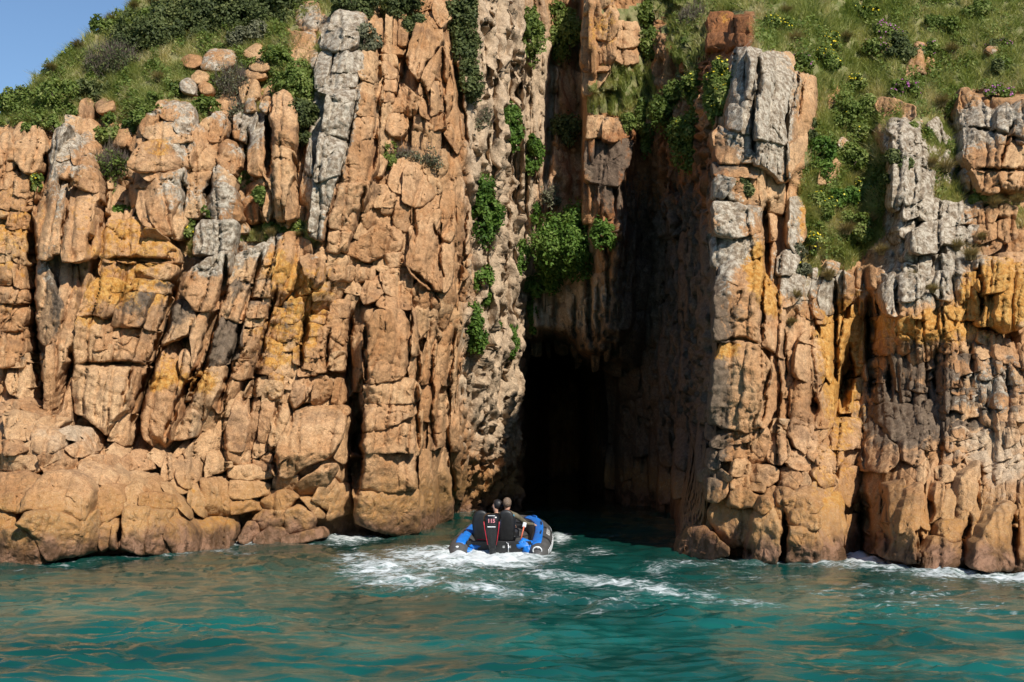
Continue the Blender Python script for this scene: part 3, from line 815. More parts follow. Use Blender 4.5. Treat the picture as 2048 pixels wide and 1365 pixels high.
    zf = (V[:, 2] - V[:, 2].min()) / max(1e-3, np.ptp(V[:, 2]))
    for ch in cls:
        k = 'godpr'.find(ch.lower())
        if k < 0: continue
        ex[:, k] += (.20, .14, .36, .3, .3)[k] if ch.isupper() else (.24, .18, .38, .3, .3)[k] * np.clip((zf - 0.25) * 1.6, 0, 1)
    return V, faces, ex, (Wm, Lm, front)
NROCK = {'cliff_left': 0, 'cliff_right': 0, 'cave_wall': 0}
SPARE = {k: [] for k in NROCK}
TRACED = []
def flip_ok(V, faces):
    a, b, c = V[faces[0][:, 0]], V[faces[0][:, 1]], V[faces[0][:, 2]]
    n = np.cross(b - a, c - a)
    # the mean outward direction from the centre
    m = (n * ((a + c) / 2 - V.mean(0))).sum()
    return faces if m > 0 else [f[:, ::-1] for f in faces]
def place(poly, cls='', proud=0.12, host=None, seed=None, **kw):
    poly = np.asarray(poly, float).reshape(-1, 2)
    TRACED.append(poly)
    if host is None:
        cu = poly[:, 0].mean()
        host = 'cliff_left' if cu < 905 else ('cave_wall' if cu < 1425 and poly[:, 1].mean() < 860 else 'cliff_right')
    seed = int(abs(poly[0, 0] * 31 + poly[0, 1] * 17 + len(TRACED))) if seed is None else seed
    V, fa, ex, (wm, lm, fr) = rock(poly, proud, cls, seed=seed, **kw)
    fa = flip_ok(V, fa)
    name = 'rock_slab' if lm > 2.1 * wm else 'rock_block'
    o = mk(name, V, fa, M['rock'], CLIFF[host], attrs=stains(V, ex), center=True)
    NROCK[host] += 1
    return o
def boulder(poly, label, cls='g', proud=0.35, group=None, name='boulder', **kw):
    poly = np.asarray(poly, float).reshape(-1, 2)
    TRACED.append(poly)
    V, fa, ex, (wm, lm, fr) = rock(poly, proud, cls, seed=int(poly[0].sum()), loose=True, rnd=kw.pop('rnd', 0.8), **kw)
    fa = flip_ok(V, fa)
    if 'G' in cls: ex[:, 0] += 0.28
    o = mk(name, V, fa, M['rock'], None, attrs=stains(V, ex), center=True, loc=(V[:, 0].mean(), V[:, 1].mean(), V[:, 2].min()))
    return tag(o, label, 'boulder', group)
def strip(top, bot, cuts, cls='', proud=0.12, **kw):
    """a dipping slab split by cross joints: top and bottom edges as (x1,y1,x2,y2)"""
    a, b = np.array(top, float).reshape(2, 2), np.array(bot, float).reshape(2, 2)
    R = np.random.default_rng(int(a.sum()))
    t = np.linspace(0, 1, cuts + 1); t[1:-1] += R.uniform(-.3, .3, cuts - 1) / cuts
    sk = R.uniform(-.12, .12, cuts + 1) / cuts
    for k in range(cuts):
        tl, tr, bl, br = t[k] + sk[k], t[k] - sk[k], t[k + 1] + sk[k + 1], t[k + 1] - sk[k + 1]
        lp = lambda s, e: a[e] * (1 - s) + b[e] * s
        g = 0.012 / cuts
        p = [lp(tl + g, 0), (lp(tl + g, 0) + lp(tr + g, 1)) / 2 + R.normal(0, 2, 2), lp(tr + g, 1), (lp(tr, 1) + lp(br, 1)) / 2 + R.normal(0, 2, 2), lp(br - g, 1), lp(bl - g, 0), (lp(bl, 0) + lp(tl, 0)) / 2 + R.normal(0, 2, 2)]
        place(np.array(p), cls, proud + R.uniform(-.1, .1), **kw)
# ------------------------------------------------------------------ rocks read off the photograph: stain letters, how proud (cm), outline
def zone(ox, oy, s, text, **kw):
    for ln in text.strip().splitlines():
        head, pts = ln.split(':')
        h = head.split()
        cls = h[0] if h[0] != '-' else ''
        proud = float(h[1]) / 100 if len(h) > 1 else 0.12
        p = np.array([[float(c) for c in xy.split(',')] for xy in pts.split()])
        p = p / s + np.array([ox, oy])
        if p[:, 0].max() < -20: continue
        place(p, cls, proud, **kw)
Z = 2.73
# upper left
zone(0, 0, Z, '''
g 10: 1595,80 1640,30 1725,20 1735,80 1725,165 1640,155 1595,135
- 5: 1575,200 1600,185 1710,185 1700,270 1640,275 1575,275
- 5: 1580,290 1640,278 1670,290 1655,350 1620,365 1580,350
- 0: 1665,300 1720,285 1725,350 1700,365 1665,345
G 25: 1325,475 1370,445 1400,460 1395,520 1340,560 1325,530
g 15: 430,620 445,545 490,540 505,600 480,650 430,655
g 25: 365,640 440,650 435,705 380,695
g 20: 440,690 470,665 510,675 520,700 470,730 440,720
g 20: 472,725 500,705 530,725 552,768 500,755 475,745
- 15: 5,740 40,720 60,750 50,795 5,795
- 10: 75,740 100,690 130,680 130,760 95,785 75,780
o 25: 80,800 90,770 135,765 175,690 225,685 245,780 240,860 200,935 110,930 85,880
o 15: -10,800 60,800 80,870 50,915 -10,915
o 15: 40,1020 100,960 205,960 200,1050 150,1070 115,1060 70,1045
o 10: -10,925 85,925 95,955 40,1020 -10,1020
o 15: -10,1040 65,1035 70,1100 50,1155 -10,1130
- 10: 75,1065 115,1060 180,1080 185,1125 130,1140 70,1130
o 10: -10,1150 55,1165 45,1190 -10,1190
go 15: 40,1230 75,1150 130,1155 155,1200 150,1250 40,1250
o 10: -10,1240 60,1255 65,1365 -10,1365
o 12: 70,1260 155,1255 160,1365 75,1365
g 30: 195,1090 265,850 300,730 350,690 375,700 330,780 300,870 295,980 315,1090 290,1300 265,1400 178,1400
g 20: 330,745 370,700 425,715 430,740 380,765 340,780
g 15: 310,860 325,785 375,785 385,860 340,870
g 12: 300,960 310,875 385,868 390,930 360,970
g 25: 380,770 420,740 455,760 450,860 430,900 400,890
g 25: 450,760 480,745 530,770 558,815 545,855 500,860 465,830
g 30: 440,900 455,855 495,850 505,895 500,915 450,915
og 50: 388,950 420,918 500,920 525,960 535,1040 480,1035 400,1005
- 45: 370,1060 400,1015 530,1045 535,1120 490,1195 480,1290 460,1410 335,1420 350,1200
gd 35: 300,1200 350,960 385,945 390,1010 350,1130 335,1365 265,1365
- 15: 495,1200 570,1060 575,1150 545,1280 520,1390 475,1400
G 35: 950,690 965,600 985,560 1035,565 1060,620 1060,700 1030,735 975,730
g 35: 880,620 920,575 965,565 970,600 950,650 905,640
g 30: 775,690 800,640 865,615 870,640 830,680 790,725
g 20: 835,610 865,560 900,562 895,585 850,615
g 15: 745,740 755,640 770,630 782,660 775,745
- 15: 708,790 715,755 740,755 740,810 715,815
- 20: 745,760 785,755 788,790 760,805
og 40: 795,720 830,680 880,645 945,660 950,720 1035,740 1040,770 900,765 810,755
og 55: 710,910 730,850 800,790 880,770 1040,780 1050,830 1020,870 1030,910 880,920 760,925
o 30: 755,935 850,925 960,920 1000,930 985,960 860,960 830,985 790,970
g 20: 1060,720 1080,695 1120,720 1140,760 1110,790 1060,785
G 30: 1145,740 1165,640 1190,622 1220,650 1225,700 1200,765 1160,760
g 20: 1090,690 1120,660 1160,640 1150,700 1120,715
- 20: 1140,790 1170,768 1205,775 1200,800 1160,808
- 15: 1010,930 1050,795 1105,795 1095,830 1050,900 1020,945
- 20: 1060,925 1100,840 1140,810 1190,815 1180,880 1140,935 1080,938
g 40: 1195,860 1205,815 1240,795 1300,820 1308,900 1270,935 1215,900
o 25: 1215,790 1240,768 1285,775 1295,805 1240,792
- 10: 1300,800 1340,780 1335,920 1310,930
g 20: 1275,750 1280,640 1320,615 1375,620 1345,700 1340,770
g 15: 1345,760 1360,660 1395,620 1400,650 1370,770
g 35: 1365,760 1400,640 1430,600 1468,605 1465,700 1440,960 1350,940 1360,800
- 50: 1470,760 1480,600 1500,530 1540,508 1580,530 1605,640 1595,840 1540,820 1480,780
- 45: 1460,960 1475,780 1540,825 1595,845 1590,960 1555,1000 1550,1200 1500,1180 1490,1040
- 25: 1555,1010 1600,970 1625,1060 1615,1190 1560,1200
G 25: 1435,580 1450,545 1485,540 1480,580 1455,600
g 20: 1440,530 1460,480 1490,462 1495,490 1480,520
g 20: 1330,610 1355,560 1380,558 1385,600
g 40: 800,1090 815,1010 850,960 940,960 1000,920 1003,960 985,1060 930,1190 945,1270 900,1280 840,1230 820,1150
- 20: 745,1150 760,1020 800,985 810,1000 800,1100 830,1200 830,1240 790,1230 750,1190
g 20: 930,1190 985,1070 1010,1120 1005,1200 975,1290 945,1290
- 10: 1005,1000 1010,960 1155,940 1130,1030 1050,1080 1020,1140 995,1060
o 20: 1015,1150 1060,1080 1120,1055 1125,1110 1080,1180 1020,1180
g 35: 1165,1000 1180,920 1205,905 1240,930 1280,990 1270,1030 1180,1010
g 40: 1130,1130 1165,1010 1230,1010 1270,1040 1305,1140 1310,1200 1210,1200 1150,1180
g 40: 1065,1290 1100,1200 1220,1210 1280,1205 1275,1310 1260,1390 1060,1390
go 20: 1320,1110 1380,1075 1405,1090 1400,1190 1370,1220 1330,1180
- 10: 1340,1060 1350,1010 1440,985 1430,1050 1410,1080 1345,1100
G 20: 1440,1150 1460,1060 1490,1040 1495,1110 1460,1210
''')
# middle left
zone(0, 400, Z, '''
o 25: 548,290 555,210 590,130 650,118 665,145 645,325 560,325
og 30: 650,180 670,130 740,110 780,140 785,210 760,260 740,325 650,328
o 20: 775,205 790,150 850,160 870,190 905,205 900,220 790,215
o 35: 745,325 790,220 900,222 950,260 975,300 970,345 880,335 750,330
- 15: 553,380 560,325 640,330 640,410 635,450 560,410
- 12: 645,335 730,335 720,440 690,460 640,430
o 25: 735,420 750,350 860,345 950,355 960,385 920,430 800,440 735,430
od 25: 720,490 740,430 880,445 915,450 900,510 830,500
od 45: 425,630 480,500 520,440 600,435 660,460 720,490 650,530 600,625 550,640 540,620
D 45: 610,690 640,560 680,505 830,505 790,600 770,680 640,690
- 15: 605,750 610,695 770,690 770,735 680,750
o 35: 800,680 830,520 925,540 910,650 870,710 800,690
o 40: 400,880 420,650 540,620 550,650 520,850 510,890 410,910
- 30: 520,800 550,665 605,655 600,790 525,815
- 28: 515,880 525,820 595,800 585,880
- 25: 585,880 605,765 740,755 720,860 715,890
- 28: 745,850 780,710 850,715 870,740 840,880 750,855
- 25: 725,895 740,860 835,890 810,915
- 55: 405,980 420,910 550,900 705,905 700,1000 650,1150 590,1220 580,1280 480,1180 420,1165 410,1080
- 40: 665,1150 720,905 810,915 790,1020 750,1160 700,1165
- 40: 590,1310 660,1165 735,1175 720,1250 690,1340 600,1310
- 45: 330,350 370,345 410,345 420,380 400,600 390,800 340,890 300,1000 280,1180 240,1150 240,900 260,800 320,720
gd 25: 165,480 180,290 265,290 260,400 330,560 330,700 250,800 210,760 170,650
o 15: 300,1110 320,900 385,800 390,900 355,1000 345,1230 290,1220
- 15: 350,1220 358,1010 392,910 388,1225
g 10: 40,130 70,60 120,50 150,130 45,135
o 12: -10,180 65,170 60,320 -10,325
o 16: 70,180 155,150 150,330 130,360 65,320
o 10: -10,330 65,340 60,460 -10,465
- 12: 65,350 150,340 140,480 80,470
g 15: -10,480 120,480 130,560 -10,560
o 12: -10,565 125,570 125,700 -10,710
- 10: -10,715 125,710 130,830 60,900 -10,900
do 10: 30,1000 60,900 120,890 165,980 180,1090 100,1090 60,1050
go 60: 985,500 1010,420 1100,340 1220,285 1265,290 1230,450 1210,560 1130,605 1060,600 1030,540
gd 35: 885,790 940,600 985,555 1050,600 1050,680 1000,720 960,740
o 40: 1050,970 1040,740 1080,640 1210,560 1195,680 1150,800 1100,920 1060,985
o 55: 815,1060 870,880 950,765 985,780 1000,860 1045,880 1040,970 1000,990 970,1150 930,1300 890,1350 790,1290 780,1180
- 45: 980,850 1010,820 1050,880 1040,960 1020,980 985,940
gd 40: 1210,630 1230,520 1300,420 1400,400 1360,520 1330,640 1320,670
D 45: 1120,880 1195,680 1240,640 1320,680 1280,850 1190,905 1130,895
G 40: 1240,510 1270,370 1310,310 1450,240 1440,300 1360,440 1300,420
op 50: 1010,1130 1060,990 1120,920 1220,910 1210,990 1140,1120 1110,1200 1040,1160
P 45: 950,1280 970,1170 1030,1150 1080,1200 1060,1270 960,1300
g 35: 1440,270 1490,200 1550,185 1520,330 1440,350
g 30: 1400,380 1440,352 1520,340 1500,420 1400,440
gd 28: 1370,470 1400,442 1500,430 1480,520 1370,530
d 30: 1345,640 1350,560 1460,570 1450,640
o 20: 1350,690 1350,645 1450,645 1440,690
o 45: 1520,330 1560,185 1640,200 1640,330 1590,440 1540,560 1500,590 1490,480
o 20: 1640,300 1640,200 1690,230 1700,310 1650,320
G 35: 1650,330 1700,310 1755,350 1750,420 1710,465 1680,450
o 25: 1600,500 1640,360 1680,400 1690,500 1620,520
o 25: 1285,850 1320,720 1440,700 1400,800 1380,860
- 25: 1250,960 1280,870 1400,880 1390,960 1300,980
- 30: 1225,1300 1290,1100 1330,1065 1390,1090 1380,1180 1340,1280 1330,1365 1230,1365
- 22: 1335,1290 1390,1100 1420,1110 1395,1330
- 32: 1410,1290 1430,1100 1490,1085 1500,1100 1475,1330 1410,1310
- 35: 1480,1300 1500,1100 1560,1085 1590,1120 1585,1250 1555,1360 1490,1320
- 30: 1590,1110 1610,1000 1700,970 1690,1040 1620,1120
- 35: 1700,1110 1720,980 1800,990 1815,1040 1790,1090 1720,1115
- 25: 1810,1110 1830,980 1880,985 1885,1090 1850,1120
- 20: 1590,1150 1700,1130 1880,1120 1905,1150 1890,1180 1640,1170
O 20: 1330,1060 1370,1000 1450,960 1450,1000 1420,1060 1340,1080
O 22: 1430,1060 1460,1000 1530,1000 1520,1070 1440,1080
O 20: 1480,980 1490,945 1530,950 1530,985
- 15: 1165,1120 1200,1010 1250,985 1240,1070 1200,1160
- 15: 1215,1090 1260,1000 1310,990 1280,1060 1240,1120
''')
def zs(ox, oy, s, items):
    for top, bot, cuts, cls, pr in items:
        o4 = np.array([ox, oy] * 2)
        strip(np.array(top, float) / s + o4, np.array(bot, float) / s + o4, cuts, cls, pr)
zs(0, 400, Z, [
 ((1500,600,1560,590), (1410,940,1478,940), 4, 'o', .2),
 ((1565,560,1640,540), (1480,945,1600,950), 4, 'd', .25),
 ((1690,640,1765,640), (1635,960,1715,965), 6, 'o', .25),
 ((1650,530,1700,530), (1605,880,1640,880), 4, 'o', .12),
 ((1770,690,1840,690), (1720,940,1775,940), 3, '', .2),
 ((1730,510,1812,520), (1700,640,1800,650), 3, 'o', .15),
 ((1815,560,1900,560), (1785,930,1870,930), 4, 'o', .2),
 ((1460,660,1500,650), (1290,960,1400,870), 3, 'o', .1),
])
# foot of the left cliff
Z5 = 2.926
zone(0, 800, Z5, '''
p 35: 350,180 440,165 560,185 575,230 540,300 500,290 480,250 360,210
- 30: 190,200 210,150 300,170 350,210 350,280 240,320 190,290
- 25: -10,230 100,250 150,300 60,320 -10,310
- 25: -10,330 60,330 140,330 190,400 110,410 -10,400
- 20: 20,90 100,60 190,90 200,150 150,240 40,220
- 20: -10,20 80,0 110,50 20,90 -10,90
- 15: 90,20 170,0 270,90 290,140 220,140 190,90
- 20: 230,330 350,290 450,330 430,400 330,420 270,430
- 25: 450,340 540,330 620,380 680,420 640,500 560,470 490,440
- 20: 520,340 640,330 720,360 690,410 600,370
- 15: 380,280 480,250 540,310 440,330
- 60: 120,655 160,560 220,490 280,430 400,420 490,450 535,540 520,620 480,700 380,655 250,635
- 65: 90,740 150,660 280,650 380,670 470,705 560,640 590,760 570,870 510,900 270,940 230,850 170,770
- 60: -20,800 120,755 165,780 230,880 260,950 240,975 -20,985
- 35: -10,440 150,440 210,480 150,560 110,650 30,630 -10,620
- 35: -10,640 90,670 85,740 20,800 -10,800
- 30: 540,640 560,560 620,500 720,520 730,640 640,680 590,740 560,640
- 25: 585,760 640,690 690,700 640,850 600,890 580,870
- 35: 640,860 660,740 700,735 690,860
- 50: 710,870 730,660 760,630 870,635 880,700 865,790 860,895
- 50: 870,635 1000,650 990,700 975,790 910,785 865,790
- 50: 860,895 865,800 910,785 960,810 1000,895
- 55: 975,800 990,700 1080,690 1140,780 1140,890 1020,900
- 35: 810,620 820,550 900,540 1000,560 1100,690 980,650 870,625
- 30: 735,630 740,540 790,480 830,510 820,610
- 25: 850,530 870,480 910,460 945,500 940,550
- 30: 945,500 980,490 1090,640 1110,700 1000,580
o 25: 1105,590 1120,490 1180,480 1190,560 1200,680 1160,670
- 30: 1185,480 1330,460 1345,570 1340,670 1210,670 1190,600
- 30: 1345,470 1530,480 1580,500 1560,560 1400,580 1345,575
- 30: 1350,590 1530,590 1530,640 1360,675
O 40: 1145,700 1360,680 1370,760 1335,870 1170,880 1150,800
- 25: 1210,380 1230,310 1290,285 1340,320 1350,390 1200,450
- 25: 1030,420 1050,330 1130,320 1160,350 1170,440 1100,510 1040,480
d 20: 940,440 970,320 1040,350 1030,440 960,480
- 25: 1340,450 1350,390 1480,390 1560,420 1590,450 1460,460
- 20: 1450,400 1480,350 1540,380 1550,410
- 20: 1480,330 1500,240 1565,240 1560,300 1520,330
- 20: 1560,300 1590,245 1630,260 1630,300
- 20: 1310,200 1480,190 1470,300 1440,380 1360,360 1320,290
- 15: 1520,330 1640,310 1620,440 1590,430 1560,390
- 60: 1610,400 1640,280 1720,80 1830,50 1990,80 2000,180 1960,270 1890,330 1780,370 1720,440 1620,440
- 15: 1605,450 1740,445 1720,540 1600,520
- 30: 1720,560 1760,480 1880,400 1960,380 1950,430 1880,500 1800,560
- 30: 1830,590 1900,480 1950,460 1970,540 1930,660 1890,610
- 25: 1920,690 1960,520 2048,500 2040,650 1940,690
- 30: 1545,600 1580,545 1690,540 1730,570 1650,650 1560,620
- 30: 1490,700 1560,640 1660,650 1640,740 1530,750
- 32: 1670,660 1740,620 1850,690 1830,760 1680,780
- 25: 1760,580 1830,590 1890,680 1850,680
- 30: 1390,820 1450,710 1510,720 1520,780 1440,850
- 35: 1500,830 1520,790 1600,750 1680,780 1650,850 1530,850
o 45: 1640,850 1660,800 1800,770 1900,740 1920,800 1700,850
- 15: 720,340 800,300 900,300 900,400 800,420 720,400
- 15: 700,430 800,430 900,440 940,470 860,480 740,500
''')
# top centre
zone(500, 0, Z, '''
G 30: 360,370 380,300 430,275 450,280 405,470 360,480
G 28: 445,390 470,300 510,280 540,290 510,390
g 28: 515,390 545,300 600,280 610,310 600,395
- 30: 605,400 620,285 660,285 710,360 705,440 650,430
go 25: 405,470 430,395 530,395 545,420 520,475
G 25: 530,470 550,400 585,400 580,470
- 25: 585,470 590,410 700,450 705,530 650,530 590,490
G 30: 430,150 450,80 500,55 620,70 630,110 570,170 440,160
G 25: 395,250 410,170 490,160 500,185 470,260
g 25: 470,260 500,180 590,180 580,240 510,270
g 15: 370,500 400,480 520,480 540,500 450,510
G 15: 262,1130 300,900 325,760 335,1000 320,1170
- 30: 580,610 595,510 700,540 695,640 610,620
- 30: 560,740 600,620 690,640 690,740 600,760
- 35: 520,890 560,750 695,740 690,880 645,990 600,930
- 25: 490,1010 530,890 600,930 645,990 620,1020
- 30: 420,1220 480,1020 620,1010 640,1040 590,1150 550,1250
- 5: 590,1190 650,1000 745,1050 700,1190 640,1240
- 20: 430,1330 440,1240 540,1240 550,1260 520,1365 440,1365
- 10: 700,700 705,560 760,560 775,600 735,680
- 20: 715,440 720,340 780,345 800,390 795,430 740,430
- 18: 710,480 720,430 780,440 785,490
- 18: 710,540 715,475 775,490 770,550
- 10: 720,300 800,300 805,370 730,340
- 20: 745,690 770,610 850,620 862,700 840,730 770,740
- 15: 770,610 790,550 825,550 830,600
- 12: 735,230 745,90 775,70 775,240
- 15: 780,240 785,70 803,70 800,240
- 20: 805,245 810,80 850,70 860,180 850,250
- 5: 670,200 690,120 720,110 715,250
- 8: 720,290 740,250 850,255 845,300
- 35: 870,280 930,60 980,50 1035,150 1045,220 950,330 920,430 860,340
- 30: 920,500 960,380 1050,250 1070,300 1030,360 980,490 930,520
- 25: 1000,400 1060,310 1090,380 1060,440 1030,420
- 25: 985,630 990,460 1040,450 1055,600 1000,625
- 25: 1045,440 1090,400 1110,500 1090,660 1060,700 1050,600
- 10: 925,560 975,520 980,650 930,620
- 20: 980,650 1050,630 1055,690 990,700
- 15: 810,550 830,460 870,500 920,540 900,620 860,630
- 30: 1060,720 1090,680 1160,690 1150,780 1130,840 1090,760
- 35: 845,1080 850,930 920,905 970,950 1000,1040 950,1110 900,1110
- 15: 760,1000 790,890 860,870 840,1050 790,1040
- 20: 970,950 1020,970 1040,1030 1000,1060
g 20: 960,930 980,830 1060,830 1070,910 1030,970
- 25: 1040,970 1080,780 1120,850 1150,1000 1160,1150 1100,1080 1050,1030
- 20: 890,1180 900,1110 1030,1060 1020,1130 890,1230
- 25: 890,1250 1000,1160 1030,1160 1010,1340 890,1380
- 25: 1040,1180 1060,1060 1110,1060 1100,1160 1080,1230
- 25: 1100,1140 1150,1110 1190,1180 1195,1365 1130,1365 1110,1250
- 15: 790,1200 810,1110 870,1110 885,1180 860,1260 820,1240
- 10: 640,1260 720,1170 790,1200 780,1300 700,1330
- 5: 745,1060 790,1060 860,1090 800,1110 780,1190 720,1160
p 5: 1190,850 1200,640 1240,620 1290,700 1250,800 1210,840
- 10: 1200,940 1240,850 1290,830 1320,900 1280,950
- 5: 1190,1010 1200,950 1310,950 1300,1010
o 30: 1010,40 1040,-20 1090,-20 1085,80 1040,140 1020,90
p 10: 860,70 930,0 1010,-10 1020,60 980,45 920,60
''')
zs(500, 0, Z, [((420,515,592,500), (312,1300,392,1300), 4, 'G', .42)])
# centre face
zone(500, 400, Z, '''
- 75: 622,970 625,720 680,610 780,600 840,610 870,700 865,800 830,970 740,990 650,1005
- 15: 540,1010 545,720 570,690 620,700 620,1000 600,1040 560,1030
- 70: 635,1010 830,985 890,985 920,1050 900,1100 720,1110 635,1100
- 70: 625,1240 640,1115 890,1115 900,1170 750,1230 620,1265
- 72: 610,1375 615,1270 780,1230 885,1240 880,1375
- 15: 905,690 910,600 960,590 1005,605 1000,660 900,780
- 20: 880,590 885,480 940,440 1020,520 1035,580 1000,600
- 40: 870,350 890,190 1000,110 1030,180 1040,480 980,470 900,400
- 30: 1030,200 1090,210 1105,300 1100,440 1060,500 1045,450
- 25: 1050,200 1060,60 1100,40 1120,150 1090,220
- 35: 1100,190 1130,0 1190,0 1200,150 1165,250 1150,340 1110,350
- 30: 1130,530 1140,370 1200,330 1195,460 1150,550
- 15: 740,490 720,400 860,370 880,440 870,500 790,510
- 18: 700,170 730,130 820,150 830,240 790,280 740,290
- 30: 530,290 590,220 700,180 730,200 720,290 650,320 580,300
- 18: 740,300 830,290 850,350 750,370
- 15: 420,280 440,150 540,150 540,210 470,290
- 20: 690,580 740,500 870,510 870,600 760,590
- 15: 600,520 650,420 720,420 740,490 690,540 620,570
o 25: 430,420 450,370 560,360 580,400 550,440 450,440
- 20: 580,440 590,360 670,370 660,430
- 25: 935,1150 940,1010 1000,960 1030,1000 1000,1190 950,1190
- 25: 1060,1365 1090,1170 1135,1150 1145,1365
- -10: 545,1190 560,1110 615,1100 610,1180
- 0: 545,1285 550,1200 610,1205 605,1285
- 10: 1005,720 1025,620 1070,500 1110,400 1115,560 1060,700
''')
zs(500, 400, Z, [
 ((985,690,1020,650), (925,1000,985,990), 5, 'p', .25),
 ((1025,700,1100,690), (1000,1000,1075,990), 3, '', .12),
 ((1000,1080,1070,1060), (970,1360,1055,1360), 3, '', .2),
 ((885,600,905,600), (880,980,930,980), 2, '', .3),
])
zone(0, 0, 1, '''
- 70: 703,908 825,908 832,975 780,985 708,975
- 70: 706,980 780,990 832,980 838,1062 790,1070 716,1045
- 40: 838,905 862,905 868,1050 842,1062
- 30: 866,900 895,905 905,1030 872,1050
- 15: 700,880 716,880 712,960 700,960
''')
# pillar and walls of the chasm
zone(1000, 0, Z, '''
og 45: 465,150 470,60 600,15 625,70 630,150 600,210 460,190
o 45: 465,70 470,-20 580,-20 590,10 560,35
go 45: 455,330 460,200 510,195 620,210 615,300 590,350 500,360
- 42: 465,372 590,362 580,386 470,386
o 42: 465,500 465,390 590,390 550,440 500,500
- 55: 632,240 635,130 750,125 755,230 690,250
- 50: 640,330 640,265 750,250 750,340 690,345
R 60: 1045,380 1040,212 1120,205 1130,350 1060,390
g 60: 985,380 1000,220 1036,212 1042,380
R 80: 1150,180 1155,80 1200,85 1255,80 1255,170
R 80: 1260,190 1270,100 1360,90 1360,180
R 75: 1150,250 1155,190 1250,190 1250,260
R 75: 1255,250 1260,192 1330,195 1320,240
- 45: 475,750 480,640 560,640 560,740
d 45: 570,760 575,650 715,655 715,740 620,770
d 50: 470,970 475,780 620,780 720,770 700,880 640,1010 540,990
d 45: 450,1220 460,990 540,1000 540,1120 510,1220
- 45: 540,1180 540,1005 610,1020 620,1180 580,1200
r 10: 895,1260 900,1205 990,1220 985,1300
- 10: 300,900 330,720 350,720 345,1000 310,1060
- 10: 350,1000 360,740 440,740 440,1000 400,1150
''')
zs(1000, 0, Z, [
 ((770,650,802,650), (800,1160,842,1160), 6, 'o', .25),
 ((738,860,782,850), (735,1185,790,1180), 3, '', .2),
 ((700,780,738,780), (690,1180,730,1180), 3, 'r', .12),
 ((920,890,1000,900), (905,1195,1000,1200), 2, 'R', .2),
 ((1012,890,1135,890), (1020,1180,1130,1180), 2, 'R', .15),
 ((808,590,850,560), (820,700,848,690), 1, 'p', .2),
])
zs(1000, 400, Z, [
 ((498,140,535,130), (490,450,520,450), 2, '', .15),
 ((530,290,580,240), (505,730,560,730), 4, 'p', .2),
 ((592,190,660,150), (578,380,665,370), 2, '', .2),
 ((640,430,665,420), (640,640,662,640), 2, '', .1),
 ((445,440,500,440), (448,780,500,780), 3, 'p', .12),
])
zone(1000, 400, Z, '''
- 12: 570,500 580,400 640,390 640,500
p 12: 580,670 585,530 660,530 660,640
- 20: 680,410 690,290 730,290 738,420
r 15: 640,230 650,60 690,60 695,240
''')
# right cliff, upper
zone(1448, 0, Z, '''
G 60: 175,640 185,450 210,310 240,295 360,295 385,330 370,420 350,520 330,640 345,780 280,770 170,740
og 40: 350,790 370,560 390,400 430,410 440,420 500,430 500,560 470,680 400,780 360,800
G 55: 215,760 345,785 350,960 300,975 280,930 215,890
- 50: 168,740 210,755 205,885 175,880
- 30: 350,960 360,800 460,720 450,800 400,900
- 25: 175,890 280,930 320,980 330,1160 205,1150
go 25: 10,600 30,420 60,265 125,265 125,400 100,570 20,590
G 20: 125,500 130,280 200,280 200,400 160,540
g 45: 20,690 25,580 60,570 100,610 95,710
g 35: 100,710 105,580 160,560 160,720
O 20: 525,995 545,860 590,870 620,900 610,960 560,990
go 30: 355,1320 360,1090 400,1070 440,1130 445,1280 420,1330 390,1380
o 15: 555,580 560,460 630,480 630,540 570,590
go 25: 1040,400 1055,250 1100,250 1140,290 1130,370 1080,400
gr 30: 850,590 860,540 930,560 1030,590 1030,640 960,660 880,650
G 25: 850,700 880,665 900,700 920,740 905,820 870,780
G 30: 895,700 920,660 975,665 940,730
G 30: 1110,680 1170,640 1190,680 1225,780 1210,820 1170,760
o 25: 930,830 935,740 1030,730 1040,800 1020,830
G 35: 925,1110 930,840 1000,840 1000,930 980,1040 960,1130 940,1140
G 25: 1000,930 1010,850 1110,870 1090,900
G 35: 1000,1090 1000,960 1050,920 1110,950 1120,1000 1080,1070 1020,1100
G 25: 985,1160 1000,1100 1080,1090 1070,1170 1000,1200
g 25: 1080,1180 1090,1080 1160,1090 1200,1110 1170,1190 1100,1200
g 25: 1170,1190 1200,1110 1290,1130 1280,1220 1200,1230
G 40: 1020,1330 1040,1260 1110,1220 1190,1210 1195,1290 1160,1375 1030,1375
G 40: 1300,650 1300,500 1340,500 1400,560 1410,590 1495,620 1500,690 1400,690 1320,680
g 40: 1500,620 1540,575 1590,650 1560,760 1500,770
G 40: 1570,590 1600,560 1650,560 1650,780 1590,740
g 40: 1310,720 1320,690 1490,700 1490,760 1540,770 1500,920 1380,920 1320,850
- 35: 1500,930 1560,780 1650,790 1650,830 1580,930
r 25: 1360,930 1500,930 1500,1050 1420,1040
- 28: 1510,930 1650,930 1650,1040 1530,1030
G 25: 1310,1010 1310,930 1340,925 1345,1040
- 20: 1380,1310 1400,1230 1480,1220 1490,1290 1420,1320
- 20: 1390,1220 1400,1150 1470,1120 1500,1150 1480,1210
- 20: 1500,1180 1520,1110 1600,1130 1590,1200
- 20: 1500,1290 1510,1210 1580,1210 1600,1290 1540,1320
g 20: 1200,1320 1210,1250 1300,1240 1340,1290 1280,1330
G 20: 985,420 1030,310 1035,400 1000,430
''', host='cliff_right')
